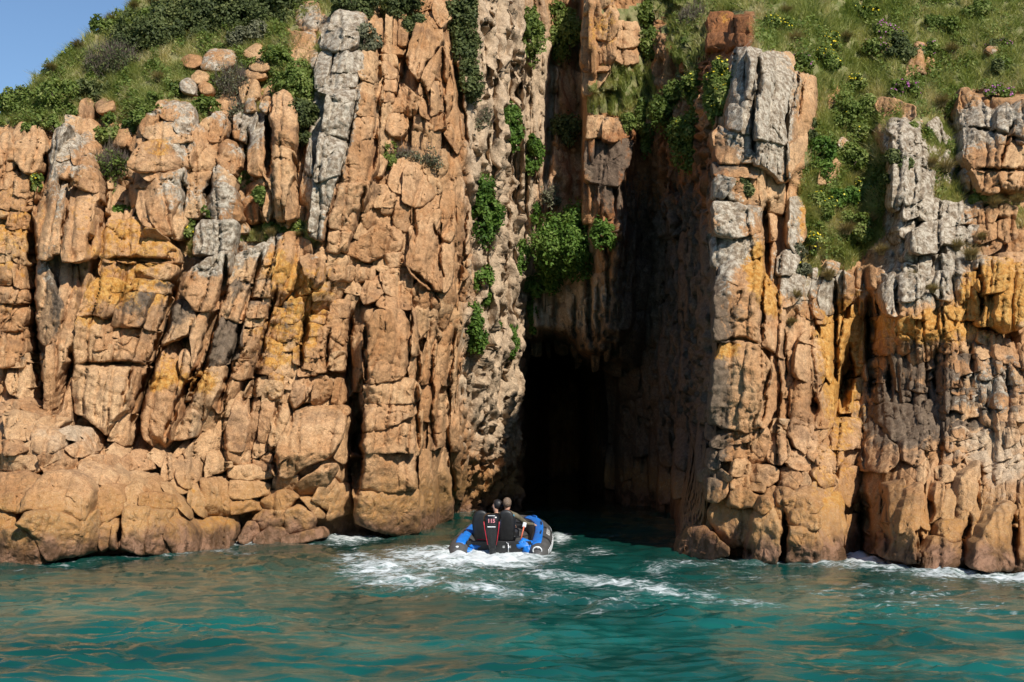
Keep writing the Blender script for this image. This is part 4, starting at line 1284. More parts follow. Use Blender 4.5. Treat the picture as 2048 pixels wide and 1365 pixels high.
zone(1000, 0, Z, '''
og 25: 1170,740 1200,700 1240,715 1380,740 1390,880 1200,890
d 25: 1170,890 1330,900 1400,890 1400,970 1180,960
G 25: 1170,1070 1180,965 1290,980 1240,1050 1220,1080
- 15: 1240,1050 1290,980 1400,980 1420,1120 1300,1110
go 35: 1170,1260 1170,1100 1240,1110 1420,1130 1420,1270 1260,1300
g 20: 1425,1310 1430,1170 1510,1180 1510,1310
oG 25: 1175,1370 1175,1300 1260,1320 1330,1280 1420,1290 1420,1390 1300,1440 1180,1440
''', host='cliff_right')
zone(1000, 400, Z, '''
go 65: 1180,760 1190,480 1225,360 1290,340 1400,350 1425,390 1425,690 1440,790 1330,770 1240,760
o 45: 1430,640 1430,400 1445,400 1520,530 1545,620 1555,760 1550,860 1480,790 1445,780
o 75: 1150,1200 1180,900 1220,770 1290,760 1390,800 1460,880 1475,950 1440,1080 1420,1230 1330,1260 1150,1210
- 45: 1430,1230 1460,1000 1480,930 1505,1000 1500,1130 1460,1220
- 35: 1480,900 1490,800 1530,800 1555,900 1540,1100 1510,1120
G 15: 1430,350 1435,240 1500,240 1500,290 1480,480
- 40: 1150,1300 1150,1220 1330,1265 1400,1250 1370,1310 1230,1330
''', host='cliff_right')
Z9 = 3.033
zone(1448, 450, Z9, '''
G 30: 325,300 330,200 370,150 450,160 450,200 420,280 400,300
go 25: 350,480 360,310 400,290 455,310 460,400 400,480
- 35: 440,900 455,720 560,720 600,800 610,930 580,955 500,940
o 30: 460,700 500,650 560,650 600,740 610,800 570,740
O 25: 600,720 590,600 640,560 665,620 670,800 650,960 615,900
G 25: 585,430 610,340 670,330 670,520 600,540
- 35: 415,1150 420,1000 470,920 520,980 540,1100 540,1220 480,1160
- 35: 555,1230 570,1060 620,960 660,990 665,1130 650,1230
- 40: 650,1365 680,1200 740,1175 830,1180 845,1240 840,1350
g 25: 680,460 690,330 720,290 780,340 770,440 710,520
O 20: 675,760 680,560 750,600 740,680 690,760
O 20: 680,880 680,760 740,780 750,850 720,890
og 20: 820,590 825,370 860,350 880,420 870,580
G 30: 1000,520 970,400 1010,310 1040,320 1050,540
G 40: 1050,440 1060,330 1150,310 1210,320 1200,400 1130,450
- 30: 1050,560 1060,460 1150,460 1145,560 1090,590
p 30: 1155,560 1170,430 1230,400 1280,470 1240,560
g 30: 1285,400 1300,290 1390,290 1400,400 1370,460 1300,420
G 25: 1280,280 1300,200 1380,190 1390,280
o 25: 1405,460 1410,310 1480,310 1480,420 1430,470
og 35: 1560,410 1545,200 1740,210 1730,330 1690,400
o 35: 1730,390 1745,260 1800,250 1840,250 1840,390
O 25: 1565,600 1580,440 1640,450 1630,600
O 45: 1650,590 1680,410 1830,400 1840,590 1790,640 1720,640
d 40: 930,1170 960,1100 1130,1100 1240,1160 1280,1260 1260,1365 1050,1300
- 25: 500,1010 510,965 560,970 560,1060 530,1080
g 25: 1090,300 1100,230 1170,250 1165,300
G 30: 1185,300 1190,200 1250,200 1250,310 1220,330
G 20: 620,300 640,230 700,240 690,300
''', host='cliff_right')
# foot of the right cliff
Z10 = 2.738
zone(1300, 800, Z10, '''
- 55: 555,260 555,190 590,140 630,145 650,200 630,280 600,300
- 45: 490,260 520,190 560,170 555,260 520,270
- 40: 350,230 400,200 510,180 500,230 460,250 360,260
- 40: 640,310 650,220 690,180 740,200 770,270 720,360 650,330
- 45: 390,290 470,260 620,290 630,330 560,350 480,330 400,330
- 40: 320,350 330,280 380,270 400,290 370,370 330,370
- 50: 450,400 460,340 510,325 545,360 545,410 455,410
- 50: 550,430 555,360 640,360 700,390 700,440 640,470 560,440
- 45: 450,480 455,410 530,410 540,470 510,495
- 45: 545,490 550,435 620,460 620,500
- 50: 280,420 300,385 380,385 435,420 430,450 350,440 285,450
- 45: 320,540 330,445 430,460 400,520 360,555
- 50: 430,570 445,485 500,485 590,530 590,580 500,590 430,580
- 20: 330,620 350,570 420,580 560,600 570,680 540,800 420,790 340,660
r 60: 150,850 170,770 230,700 285,700 330,740 420,800 430,850 300,870
o 65: 530,890 580,680 600,570 640,540 670,600 720,680 715,770 695,880 600,900
- 60: 590,590 610,540 645,540 655,590 620,620
- 45: 690,580 700,500 740,480 790,500 795,560 720,580
- 40: 700,620 705,570 780,565 780,600 720,680
- 50: 795,560 815,510 850,480 900,510 930,570 900,610 800,600
- 60: 760,680 790,620 870,600 920,640 910,700 840,710
- 62: 748,880 750,780 760,705 840,715 910,720 930,800 900,890 820,900
o 45: 920,640 940,520 1020,480 1060,560 1070,700 1050,820 960,810 930,760
r 60: 915,890 940,820 1050,810 1070,890 1000,915
r 30: 1070,830 1080,640 1150,640 1150,800 1100,830
- 40: 710,470 730,390 790,370 820,420 800,490 720,480
- 40: 815,460 830,390 860,400 880,450 850,480
- 35: 870,300 880,190 910,190 935,260 900,330
- 35: 930,330 960,250 1000,320 1020,380 960,400
- 40: 770,170 790,90 850,75 880,130 885,200 860,290 800,240
- 35: 1170,370 1170,180 1210,95 1250,150 1290,200 1360,270 1360,320 1290,400 1190,380
- 40: 1390,300 1400,220 1470,165 1500,220 1500,310 1460,370 1400,330
o 40: 1170,500 1180,400 1310,420 1300,480 1240,560 1190,570
- 45: 1195,700 1200,590 1280,570 1280,700 1240,740
o 50: 1295,650 1300,470 1390,450 1400,560 1360,680 1300,680
- 50: 1380,640 1410,490 1490,460 1490,560 1470,700 1370,720
r 60: 1295,850 1300,685 1420,700 1460,760 1475,890 1330,870
- 40: 1535,670 1570,460 1610,460 1600,620
- 40: 1590,640 1620,500 1680,480 1660,650 1600,650
- 45: 1660,650 1700,450 1800,340 1810,560 1800,650 1740,680
o 55: 1570,740 1590,660 1660,650 1790,680 1780,750 1650,780
r 65: 1475,925 1560,760 1650,785 1750,775 1720,900 1560,935
- 65: 1770,920 1800,780 1900,600 1960,550 2010,600 1990,920 1850,935
- 40: 1740,880 1830,650 1900,570 1890,620 1800,790
- 50: 2000,940 2010,700 2065,650 2065,950
- 15: 1090,390 1165,380 1165,490 1100,460
r 40: 1210,830 1215,740 1275,720 1285,820
p 25: 640,220 690,120 760,120 770,170 700,190
- 30: 905,420 920,330 1000,400 1020,460 950,480
- 30: 640,520 650,470 690,490 690,560 660,590
- 30: 830,500 860,470 900,480 900,510
- 30: 740,330 790,280 870,310 860,390 800,380
- 25: 1000,270 1010,180 1055,240 1060,310 1020,360
- 25: 1380,430 1390,340 1430,330 1440,430 1410,470
- 30: 1450,400 1470,340 1510,320 1530,400 1490,460
''', host='cliff_right')
print('traced', NROCK)

# ------------------------------------------------------------------ fractured rock between the big blocks: cells of a jittered joint pattern
def clip_half(poly, n, c):
    out = []
    m = len(poly)
    for i in range(m):
        a, b = poly[i], poly[(i + 1) % m]
        da, db = a @ n - c, b @ n - c
        if da <= 0: out.append(a)
        if da * db < 0: out.append(a + (b - a) * (da / (da - db)))
    return np.array(out)
def cells(region, ang, w, h, seed, jitter=0.75):
    """jointed columns over a region: wavering upright joints, each column cut across at its own heights; ang leans it"""
    R = np.random.default_rng(seed)
    region = np.asarray(region, float); c0 = region.mean(0)
    ca, sa = math.cos(math.radians(ang)), math.sin(math.radians(ang))
    rot = np.array([[ca, sa], [-sa, ca]])            # picture -> joint frame
    loc = (region - c0) @ rot.T
    lo, hi = loc.min(0) - 10, loc.max(0) + 10
    xs = [lo[0]]
    while xs[-1] < hi[0]: xs.append(xs[-1] + w * R.uniform(0.55, 1.5))
    def jx(k, y):                                    # joint k wavers as it climbs
        y = np.atleast_1d(np.asarray(y, float))
        return xs[k] + w * 0.55 * fbm(np.c_[y / (h * 2.2), np.full(len(y), k * 7.7), np.full(len(y), seed * 1.3)], 2)
    out = []
    for k in range(len(xs) - 1):
        y = lo[1] + R.uniform(0, h)
        sk0 = R.normal(0, 0.18) * w
        while y < hi[1]:
            hh = h * R.choice([0.4, 0.7, 1.0, 1.5], p=[.2, .3, .3, .2]) * R.uniform(0.8, 1.2)
            sk1 = R.normal(0, 0.18) * w
            yl = np.array([y + sk0, y + hh / 2, y + hh + sk1]); yr = np.array([y - sk0, y + hh / 2, y + hh - sk1])
            xl, xr = jx(k, yl), jx(k + 1, yr)
            pl = np.array([[xl[0], yl[0]], [(xl[0] + xr[0]) / 2, y + R.normal(0, .06) * h], [xr[0], yr[0]], [xr[1], yr[1]], [xr[2], yr[2]], [(xl[2] + xr[2]) / 2, y + hh + R.normal(0, .06) * h], [xl[2], yl[2]], [xl[1], yl[1]]])
            y += hh; sk0 = sk1
            if (xr - xl).min() < 4: continue
            p = pl @ rot + c0
            c = p.mean(0)
            if in_poly(c[:1], c[1:], region)[0]: out.append(p)
    return out
COVER = list(TRACED)
def covered(c):
    x, y = np.array([c[0]]), np.array([c[1]])
    for t in COVER:
        if t[:, 0].min() < c[0] < t[:, 0].max() and t[:, 1].min() < c[1] < t[:, 1].max() and in_poly(x, y, t)[0]: return True
    return False
FILL = [  # region, lean, cell width, cell height, letters, proud range (cm), step
 ([(0,640),(60,640),(85,800),(70,830),(0,800)], 5, 26, 40, 'd', 0, 14),
 ([(0,800),(70,800),(180,870),(240,900),(300,990),(230,1000),(80,1000),(0,960)], 60, 34, 46, '', 2, 22),
 ([(180,900),(330,890),(470,900),(560,880),(560,1060),(420,1090),(260,1040)], 40, 30, 42, '', 2, 22),
 ([(400,700),(560,640),(700,640),(700,880),(520,900),(420,880)], 20, 24, 50, '', 0, 14),
 ([(460,540),(720,520),(720,640),(470,660)], 20, 24, 44, 'o', 0, 12),
 ([(200,300),(270,330),(290,480),(210,420)], 10, 22, 40, '', -5, 8),
 ([(390,300),(600,300),(600,460),(400,460)], 5, 24, 44, '', -8, 6),
 ([(600,480),(700,400),(940,400),(930,560),(880,760),(830,620),(720,640),(640,560)], 25, 40, 60, '', -4, 8),
 ([(700,190),(930,100),(930,420),(720,420)], 12, 26, 52, '', -6, 8),
 ([(830,620),(925,560),(915,760),(905,1030),(835,1050)], 8, 20, 62, '', -6, 10),
 ([(905,120),(1000,60),(1110,80),(1100,640),(1040,680),(910,1010)], 6, 17, 80, 'p', -8, 18),
 ([(915,720),(1045,680),(1030,1000),(915,1015)], 14, 17, 56, 'p', -6, 20),
 ([(1060,540),(1170,540),(1250,660),(1200,720),(1070,680)], 0, 13, 64, 'p', 5, 40),
 ([(1165,250),(1320,240),(1425,360),(1430,850),(1300,800),(1250,640),(1180,500)], 2, 26, 90, 'r', 5, 45),
 ([(1200,700),(1430,560),(1420,900),(1360,1040),(1210,1030)], 2, 34, 110, 'R', 10, 55),
 ([(1120,120),(1165,100),(1165,430),(1110,420)], 0, 18, 80, '', -10, 10),
 ([(1430,330),(1600,330),(1600,520),(1440,530)], 3, 34, 54, 'g', -8, 4),
 ([(1540,560),(1660,560),(1690,860),(1560,860)], 5, 20, 46, '', -5, 12),
 ([(1590,540),(1760,540),(1760,700),(1660,700)], 3, 20, 44, 'og', -4, 14),
 ([(1780,240),(1900,300),(1920,480),(1790,480)], 12, 26, 36, 'G', -8, 10),
 ([(1880,400),(2060,400),(2060,560),(1800,560),(1820,480)], 5, 28, 34, 'g', -5, 14),
 ([(1750,540),(2060,540),(2060,680),(1750,680)], 4, 26, 44, 'o', -5, 18),
 ([(1670,660),(1760,650),(1760,860),(1680,860)], 2, 20, 60, '', -8, 8),
 ([(1750,670),(2060,670),(2060,900),(1900,880),(1740,870)], -4, 24, 36, 'd', -2, 24),
 ([(1860,860),(2060,870),(2060,960),(1870,950)], 70, 22, 34, 'p', -2, 16),
 ([(1870,930),(2060,940),(2060,1080),(1870,1010)], 5, 22, 46, '', -4, 14),
 ([(1400,850),(1700,850),(1700,1060),(1420,1060)], 30, 28, 40, '', 0, 18),
 ([(1690,860),(1880,880),(1870,1100),(1700,1090)], 5, 26, 54, '', -4, 16),
]
nfill = 0
stuff_bin = {k: [] for k in CLIFF}
for k, (reg, ang, w, h, cls, p0, p1, *_) in enumerate(FILL):
    R = np.random.default_rng(100 + k)
    for p in cells(reg, ang, w, h, 40 + k):
        c = p.mean(0)
        if covered(c): continue
        cu = c[0]
        host = 'cliff_left' if cu < 905 else ('cave_wall' if cu < 1428 and c[1] < 1000 else 'cliff_right')
        seed = 5000 + nfill
        V, fa, ex, (wm, lm, fr) = rock(p, R.uniform(p0, p1) / 100, cls, seed=seed, step=5.0, rough=0.8, thick=0.6, grow=3.0, facets=3)
        fa = flip_ok(V, fa)
        area = wm * lm
        stuff_bin[host].append((area, V, fa, ex, wm, lm))
        nfill += 1
for host, lst in stuff_bin.items():
    lst.sort(key=lambda e: -e[0])
    room = max(0, 295 - NROCK[host])
    for e in lst[:room]:
        mk('rock_slab' if e[5] > 2.1 * e[4] else 'rock_block', e[1], e[2], M['rock'], CLIFF[host], attrs=stains(e[1], e[3]), center=True)
    rest = lst[room:]
    if rest:
        Vs, Qs, Ts, Es, n = [], [], [], [], 0
        for e in rest:
            Vs.append(e[1]); Qs.append(e[2][0] + n); Ts.append(e[2][1] + n); Es.append(e[3]); n += len(e[1])
        Vs = np.vstack(Vs)
        o = mk('rock_rubble', Vs, [np.vstack(Qs), np.vstack(Ts)], M['rock'], CLIFF[host], attrs=stains(Vs, np.vstack(Es)))
        o['kind'] = 'stuff'
    print(host, NROCK[host], len(lst), len(rest))
# ------------------------------------------------------------------ loose boulders lying on the slope
def zb(s, ox, oy, pts):
    p = np.array([[float(c) for c in xy.split(',')] for xy in pts.split()])
    return p / s + np.array([ox, oy])
boulder(zb(Z, 0, 0, '1100,350 1150,280 1210,275 1280,295 1285,350 1180,385 1110,375'), 'broad pale grey boulder lying in the grass below the big dark bush', 'G', .55)
boulder(zb(Z, 0, 0, '1000,330 1040,308 1090,315 1100,345 1050,362 1005,355'), 'small rounded tan boulder beside the broad pale boulder in the grass', '', .45)
boulder(zb(Z, 0, 0, '1365,340 1385,308 1430,303 1467,340 1460,380 1400,390 1367,375'), 'round lichen-spotted tan boulder propped under a smaller stone on the grassy slope', 'g', .55)
boulder(zb(Z, 0, 0, '1335,290 1385,250 1418,255 1415,300 1370,310'), 'small stone perched on the round tan boulder below the dark bush', 'g', .45)
boulder(zb(Z, 0, 0, '990,460 1020,438 1055,450 1057,510 1020,500 995,485'), 'narrow upright grey stone standing in grass beside the straw tussock', 'G', .5)
boulder(zb(Z, 1448, 0, '630,775 650,755 675,780 660,800 640,795'), 'small pale stone lying among the green creepers beside the tall grey block', 'G', .3)
boulder(zb(Z, 1448, 0, '1440,275 1460,255 1485,265 1470,290'), 'small pale stone half sunk in the grass of the upper slope', 'G', .3)

boulder(zb(Z, 0, 0, '1060,425 1085,405 1120,410 1125,440 1080,445'), 'low tan stone between the yellow flowers and the pale boulder', '', .35)
boulder(zb(Z, 0, 0, '1340,405 1380,390 1430,395 1440,420 1370,425'), 'flat tan stone under the round lichen-spotted boulder', '', .4)
boulder(zb(Z, 0, 0, '1085,470 1110,450 1150,465 1160,505 1100,510'), 'reddish stone in bare soil beside the narrow upright stone', '', .35)
boulder(zb(Z, 0, 0, '530,570 570,545 610,560 600,600 550,605'), 'tan stone in the grass behind the outer grey stones', '', .4)
boulder(zb(Z, 0, 0, '620,730 640,690 700,690 715,740 680,800 630,790'), 'pinkish tan block half hidden behind the trailing green bush', 'g', .3)
# ------------------------------------------------------------------ plants
def on_bed(u, v):
    u = np.atleast_1d(np.asarray(u, float)); v = np.atleast_1d(np.asarray(v, float))
    return bed_points(u, v)
def blades(base, length, width, lean, tint, seg=2, flat=None, R=rng):
    """curved tapering grass blades: base points, lengths, widths, lean vectors"""
    n = len(base)
    a = R.uniform(0, 2 * np.pi, n) if flat is None else flat
    side = np.stack([np.cos(a), 0.5 * np.sin(a), 0.1 * np.sin(a)], 1)
    up = np.array([0, 0, 1.0])
    V = []
    for k in range(seg):
        t = k / seg
        c = base + up * (length * t)[:, None] * (1 - 0.25 * t) + lean * (length * t * t)[:, None]
        w = (width * (1 - 0.55 * t))[:, None] * side / 2
        V += [c - w, c + w]
    V.append(base + up * (length * 0.75)[:, None] + lean * length[:, None])
    m = 2 * seg + 1
    V = np.stack(V, 1).reshape(-1, 3)
    o = (np.arange(n) * m)[:, None]
    Q = [o + np.array([[2 * k, 2 * k + 1, 2 * k + 3, 2 * k + 2]]) for k in range(seg - 1)]
    T = o + np.array([[2 * seg - 2, 2 * seg - 1, 2 * seg]])
    tt = np.repeat(tint, m) + np.tile(np.concatenate([np.repeat(np.arange(seg) / seg, 2), [1.0]]) * 0.22 - 0.1, n)
    return V, ([np.vstack(Q)] if Q else []) + [T], np.clip(tt, 0, 1)
def sample(poly, n, R):
    poly = np.asarray(poly, float); lo, hi = poly.min(0), poly.max(0); out = []
    while sum(map(len, out)) < n:
        p = R.uniform(lo, hi, (n, 2)); out.append(p[in_poly(p[:, 0], p[:, 1], poly)])
        if len(out) > 60: break
    return np.vstack(out)[:n]
def grass(polys, dens, label, hmin=.10, hmax=.30, dry=0.35, seed=1, mat='grass'):
    R = np.random.default_rng(seed)
    P = []
    for p in polys:
        p = np.array(p, float)
        ar = 0.5 * abs(np.dot(p[:, 0], np.roll(p[:, 1], 1)) - np.dot(p[:, 1], np.roll(p[:, 0], 1)))
        P.append(sample(p, int(ar * dens), R))
    P = np.vstack(P)
    P = P[(P[:, 1] > crest(P[:, 0])) & (P[:, 1] > -70) & (P[:, 0] > -60) & (P[:, 0] < 2110)]
    cl = fbm(np.c_[P / 26.0, np.zeros(len(P))], 2)
    P = P[cl > -0.34]; cl = cl[cl > -0.34]
    b = on_bed(P[:, 0], P[:, 1])
    n = len(b)
    big = fbm(np.c_[P / 70.0, np.full(n, 5.0)], 2)
    L = (hmin + (hmax - hmin) * np.clip(0.45 + 0.6 * cl, 0, 1.2)) * R.uniform(.6, 1.3, n)
    wind = np.stack([0.35 * fbm(np.c_[P / 45.0, np.full(n, 9.0)], 2) - 0.1, -0.45 + 0 * cl, -0.15 + 0 * cl], 1)
    lean = wind + R.normal(0, .38, (n, 3)) * np.array([1, .8, .3])
    tint = np.clip(dry + 0.8 * big + 0.25 * cl + R.normal(0, .16, n), 0, 1)
    V, f, t = blades(b - np.array([0, 0, .03]), L, R.uniform(.016, .030, n), lean, tint, 2, None, R)
    o = mk('grass', V, f, M[mat], attrs={'tint': t})
    o['kind'] = 'stuff'
    o['label'] = label; o['category'] = 'grass'
    return o
grass([TURF[0]], 0.52, 'green and straw-coloured grass covering the slope above the tan slabs', .12, .40, .50, 1)
grass([TURF[4], TURF[5]], 0.52, 'rough green grass covering the slope above the grey block cliff', .12, .42, .42, 2)
grass([TURF[1], [(330,205),(400,195),(420,240),(340,240)], [(215,250),(275,250),(270,300),(225,310)], [(395,240),(440,225),(470,270),(420,300)], [(480,200),(540,180),(550,230),(490,230)], [(120,240),(170,215),(200,240),(150,260)], [(590,60),(640,60),(650,150),(600,160)], [(440,300),(520,270),(560,330),(480,340)], [(210,400),(270,395),(275,440),(220,440)], [(370,480),(430,455),(440,490),(380,510)]], 0.6, 'short grass growing on ledges between the tan slabs', .08, .22, .4, 3)
grass([TURF[3]], 0.7, 'bright green grass on the ledge of the chasm pillar', .10, .30, .38, 4)
grass([[(1600,380),(1720,360),(1770,470),(1700,540),(1610,560)], [(1840,380),(1920,400),(1930,440),(1860,440)], [(1960,400),(2060,420),(2060,460),(1980,450)], [(1560,560),(1600,540),(1640,590),(1580,620)]], 0.5, 'dry and green grass hanging over the fractured right face', .12, .35, .5, 5)

def leaves(c, nrm, size, tint, R, asp=1.7):
    n = len(c)
    r = R.normal(size=(n, 3)); nrm = nrm + 0.75 * r; nrm /= np.linalg.norm(nrm, axis=1)[:, None]
    a = np.cross(nrm, R.normal(size=(n, 3))); a /= np.linalg.norm(a, axis=1)[:, None] + 1e-9
    b = np.cross(nrm, a)
    s = (size * R.uniform(.6, 1.3, n))[:, None] / 2
    V = np.stack([c - a * s * asp, c - b * s, c + a * s * asp, c + b * s], 1).reshape(-1, 3)
    Q = (np.arange(n) * 4)[:, None] + np.array([[0, 1, 2, 3]])
    return V, Q, np.repeat(np.clip(tint, 0, 1), 4)
def shrub(u, v, ru, rv, label, mat='leaf_mid', dens=1.0, leaf=.045, name='shrub', cat='shrub', group=None, depth=0.7, twig=0.0, out=0.5, seed=None, flowers=None, fn=0, droop=0.0):
    """one bush or creeper whose crown spans ru x rv pixels about (u, v), rooted in the bed behind it"""
    R = np.random.default_rng(int(u * 7 + v * 13) if seed is None else seed)
    c = P3(u, v, min(on_bed(u, v)[0][1], surf(u, v)[0] + 0.10)); ppm = F / c[1]
    rx, rz = 1.18 * ru / ppm, 1.18 * rv / ppm; ry = depth * min(rx, rz) + 0.05
    c = c + np.array([0, -ry * out, 0])
    root = empty(name, (c[0], c[1] + ry * 0.5, c[2] - rz * 0.8), label, cat, group)
    nl = max(7, int(5 + 2.2 * (rx * rz) ** .5 * 6))
    lob = R.normal(size=(nl, 3)); lob /= np.linalg.norm(lob, axis=1)[:, None]
    lob *= R.uniform(.25, .92, (nl, 1)) ** .6
    lc = c + lob * np.array([rx, ry, rz]) * 0.78
    lr = R.uniform(.22, .46, nl) * min(rx, rz) * 1.15 + .03
    n = int(dens * (2 * ru) * (2 * rv) * 1.0)
    k = R.integers(0, nl, n)
    d = R.normal(size=(n, 3)); d /= np.linalg.norm(d, axis=1)[:, None]
    rad = R.uniform(.55, 1.12, n) ** .7
    p = lc[k] + d * (lr[k] * rad)[:, None] * np.array([1, .9, 1])
    p[:, 2] -= droop * R.uniform(0, 1, n) ** 2 * rz
    hole = fbm(p * 3.2 + 5.0, 3)
    keep = hole > -0.22
    p, d, k, rad = p[keep], d[keep], k[keep], rad[keep]
    tint = 0.42 + 0.30 * fbm(p * 2.2, 2) + R.normal(0, .17, len(p)) + 0.22 * (rad - .8) + R.normal(0, .12, nl)[k]
    nt = int(len(p) * twig)
    if nt < len(p):
        V, Q, t = leaves(p[nt:], d[nt:] + np.array([0, -.2, .35]), np.full(len(p) - nt, leaf * 1.2), tint[nt:], R)
        o = mk('foliage', V, [Q], M[mat], attrs={'tint': t}, smooth=False); o.parent = root; o.location = -np.array(root.location)
    mb = MB()
    for q in range(min(nl, 9)):
        b0 = np.array([c[0] + R.normal(0, .15) * rx, c[1] + ry * 0.75, c[2] - rz * 0.85 + R.normal(0, .1) * rz])
        mid = (b0 + lc[q]) / 2 + R.normal(0, .06, 3)
        mb.tube([b0, mid, lc[q]], [.022, .014, .006], 5)
    o = mb.build('stem', M['bark']); o.parent = root; o.location = -np.array(root.location)
    if nt:
        m = int(nt * 0.6)
        base = p[:m]; dirs = d[:m] + R.normal(0, .5, (m, 3)); 
        V, f, t = blades(base, R.uniform(.08, .24, m), R.uniform(.007, .014, m), dirs * .8, tint[:m], 2, None, R)
        o = mk('twigs', V, f, M['twig'], attrs={'tint': t}); o.parent = root; o.location = -np.array(root.location)
    if flowers:
        fr = R.integers(0, nl, fn); fd = R.normal(size=(fn, 3)); fd[:, 1] = -np.abs(fd[:, 1]); fd[:, 2] = np.abs(fd[:, 2]); fd /= np.linalg.norm(fd, axis=1)[:, None]
        fp = lc[fr] + fd * lr[fr][:, None] * 1.14
        V, Q, t = leaves(fp, fd * 2 + np.array([0, -.8, .8]), np.full(fn, .05), R.uniform(0, 1, fn), R, 1.0)
        o = mk('flower_heads', V, [Q], M[flowers], attrs={'tint': t}, smooth=False); o['kind'] = 'stuff'; o.parent = root; o.location = -np.array(root.location)
    return root
G1 = 'bushes on the left hillside'
S = shrub
S(455,30,105,70,'largest dark green bush at the top of the left hillside','leaf_dark',1.0,group=G1,depth=.9)
S(555,30,50,65,'dark bush beside the stacked tan blocks at the hilltop','leaf_dark',group=G1)
S(375,60,80,55,'dark green bush between the largest bush and the grey twiggy one','leaf_dark',group=G1)
S(295,85,75,55,'dark spreading bush above the grey twiggy bush','leaf_dark',group=G1)
S(505,85,38,32,'small grey-green bush just above the round tan boulder','leaf_grey',.9,group=G1)
S(232,135,52,48,'grey-brown twiggy bush with few leaves on the hillside','leaf_dark',.9,.04,group='twiggy dry bushes',twig=.7)
S(205,180,35,30,'low dark bush under the grey-brown twiggy bush','leaf_dark',group=G1)
S(125,215,55,45,'green bush low on the seaward end of the hillside','leaf_mid',.9,group=G1)
S(40,215,50,35,'low green bush at the seaward tip of the hill','leaf_mid',.8,group=G1)
S(170,190,30,28,'small dark bush beside the twiggy bush','leaf_dark',group=G1)
S(215,60,34,24,'low grassy green bush on the skyline','leaf_mid',.8,group=G1)
S(345,45,40,30,'olive bush near the skyline above the dark bushes','leaf_dark',.9,group=G1)
S(600,180,48,60,'tall green bush against the lichened pillar','leaf_mid',1.0,group=G1)
S(608,255,38,60,'dark green bush hanging between column and lichened pillar','leaf_dark',1.0,group=G1)
S(560,130,36,30,'green leafy bush above the tall column','leaf_mid',group=G1)
S(468,172,36,40,'grey twiggy bush among the upper boulders','leaf_grey',.7,.035,twig=.75,group='twiggy dry bushes')
S(430,165,20,14,'small green bush among the upper boulders','leaf_mid',group=G1)
S(222,350,40,42,'brown twiggy bush growing from the cleft above the orange blocks','leaf_mid',.9,.04,twig=.6,group='twiggy dry bushes')
S(225,270,34,36,'small green bush trailing over the ledge','leaf_mid',group=G1)
S(300,235,40,20,'low green plants over the boulder ledge','leaf_mid',.8,group=G1)
S(720,15,60,30,'dark bush on top of the lichened pillar','leaf_dark',group=G1)
S(800,10,50,36,'dark bush above the reddish thin columns','leaf_dark',group=G1)
S(733,88,28,28,'round grey-green bush on the lichened pillar','leaf_grey',1.0,group=G1)
S(830,55,22,28,'small dark bush beside the pale plate of rock','leaf_dark',group=G1)
S(772,312,22,28,'small green bush in the hollow of the centre face','leaf_mid',group=G1)
S(812,312,30,16,'low dry plants in the hollow of the centre face','leaf_grey',.7,.035,twig=.6,group='twiggy dry bushes')
S(855,320,30,18,'small dry plants on the ledge of the centre face','leaf_grey',.7,.035,twig=.4,group='twiggy dry bushes')
S(490,370,20,26,'small green bush under the tall column','leaf_mid',group=G1)
S(525,395,16,28,'narrow green bush beside the tall column','leaf_mid',group=G1)
S(560,460,70,16,'green and yellow plants along the ledge below the tall column','leaf_mid',.8,group=G1,flowers='yellow',fn=26)
S(377,455,14,22,'yellow-flowered plant between two slabs','leaf_mid',group='yellow flower clumps',flowers='yellow',fn=28)
S(75,365,12,20,'small yellow-flowered plant in the cleft of the outer blocks','leaf_mid',group='yellow flower clumps',flowers='yellow',fn=18)
S(240,428,28,13,'small cushion of green plants above the orange blocks','leaf_ivy',group=G1)
S(415,425,20,12,'small dark cushion between the grey-topped slabs','leaf_mid',group=G1)
S(575,600,13,15,'dark little tuft on the orange strips','leaf_grey',1.2,.03,group='tufts on the slabs',twig=.3)
S(610,605,13,13,'pale little tuft on the orange strips','leaf_grey',1.2,.03,group='tufts on the slabs',twig=.6)
S(300,205,34,16,'low green bush over the boulder pile','leaf_mid',.9,group=G1)
S(410,215,30,22,'green bush between boulder pile and grey stones','leaf_mid',.9,group=G1)
S(262,262,20,26,'green bush left of the boulder pile','leaf_mid',.9,group=G1)
S(350,180,30,16,'low grassy bush below the straw tussock','leaf_mid',.8,.04,group=G1)
S(480,225,20,20,'dry bush above the lichened slab','leaf_grey',.8,.035,twig=.5,group='twiggy dry bushes')
S(100,250,26,16,'green bush above the outer columns','leaf_mid',.9,group=G1)
S(60,262,20,14,'low green bush over the outermost blocks','leaf_mid',.9,group=G1)
S(520,140,30,22,'green bush beside the round tan boulder','leaf_mid',.9,group=G1)
G2 = 'green creepers in the chasm'
def ivy(u, v, ru, rv, label, mat='leaf_ivy', **k):
    return S(u, v, ru, rv, label, mat, kw_d.get('d', 1.0), .05, 'creeper', 'creeper', G2, .7, out=1.5, droop=.35, **k)
kw_d = {'d': 1.15}
ivy(972,430,34,66,'large bright green creeper at the outer edge of the chasm')
ivy(1022,245,20,52,'green creeper high on the pale chasm wall')
ivy(1066,300,15,58,'long green creeper down the pale chasm rib')
ivy(1038,510,17,52,'green creeper strip on the pale rib above the cave')
ivy(1021,678,15,38,'lowest green creeper beside the cave mouth')
ivy(965,565,26,40,'green creeper below the large one at the chasm edge')
ivy(948,655,28,46,'patchy green creeper low on the chasm edge')
ivy(990,645,12,24,'small green creeper on the lower pale rib')
ivy(1133,490,58,70,'biggest bright green creeper hanging over the cave mouth')
ivy(1108,545,30,34,'green creeper tail hanging below the biggest one')
ivy(1072,572,22,20,'green creeper clump left of the biggest one')
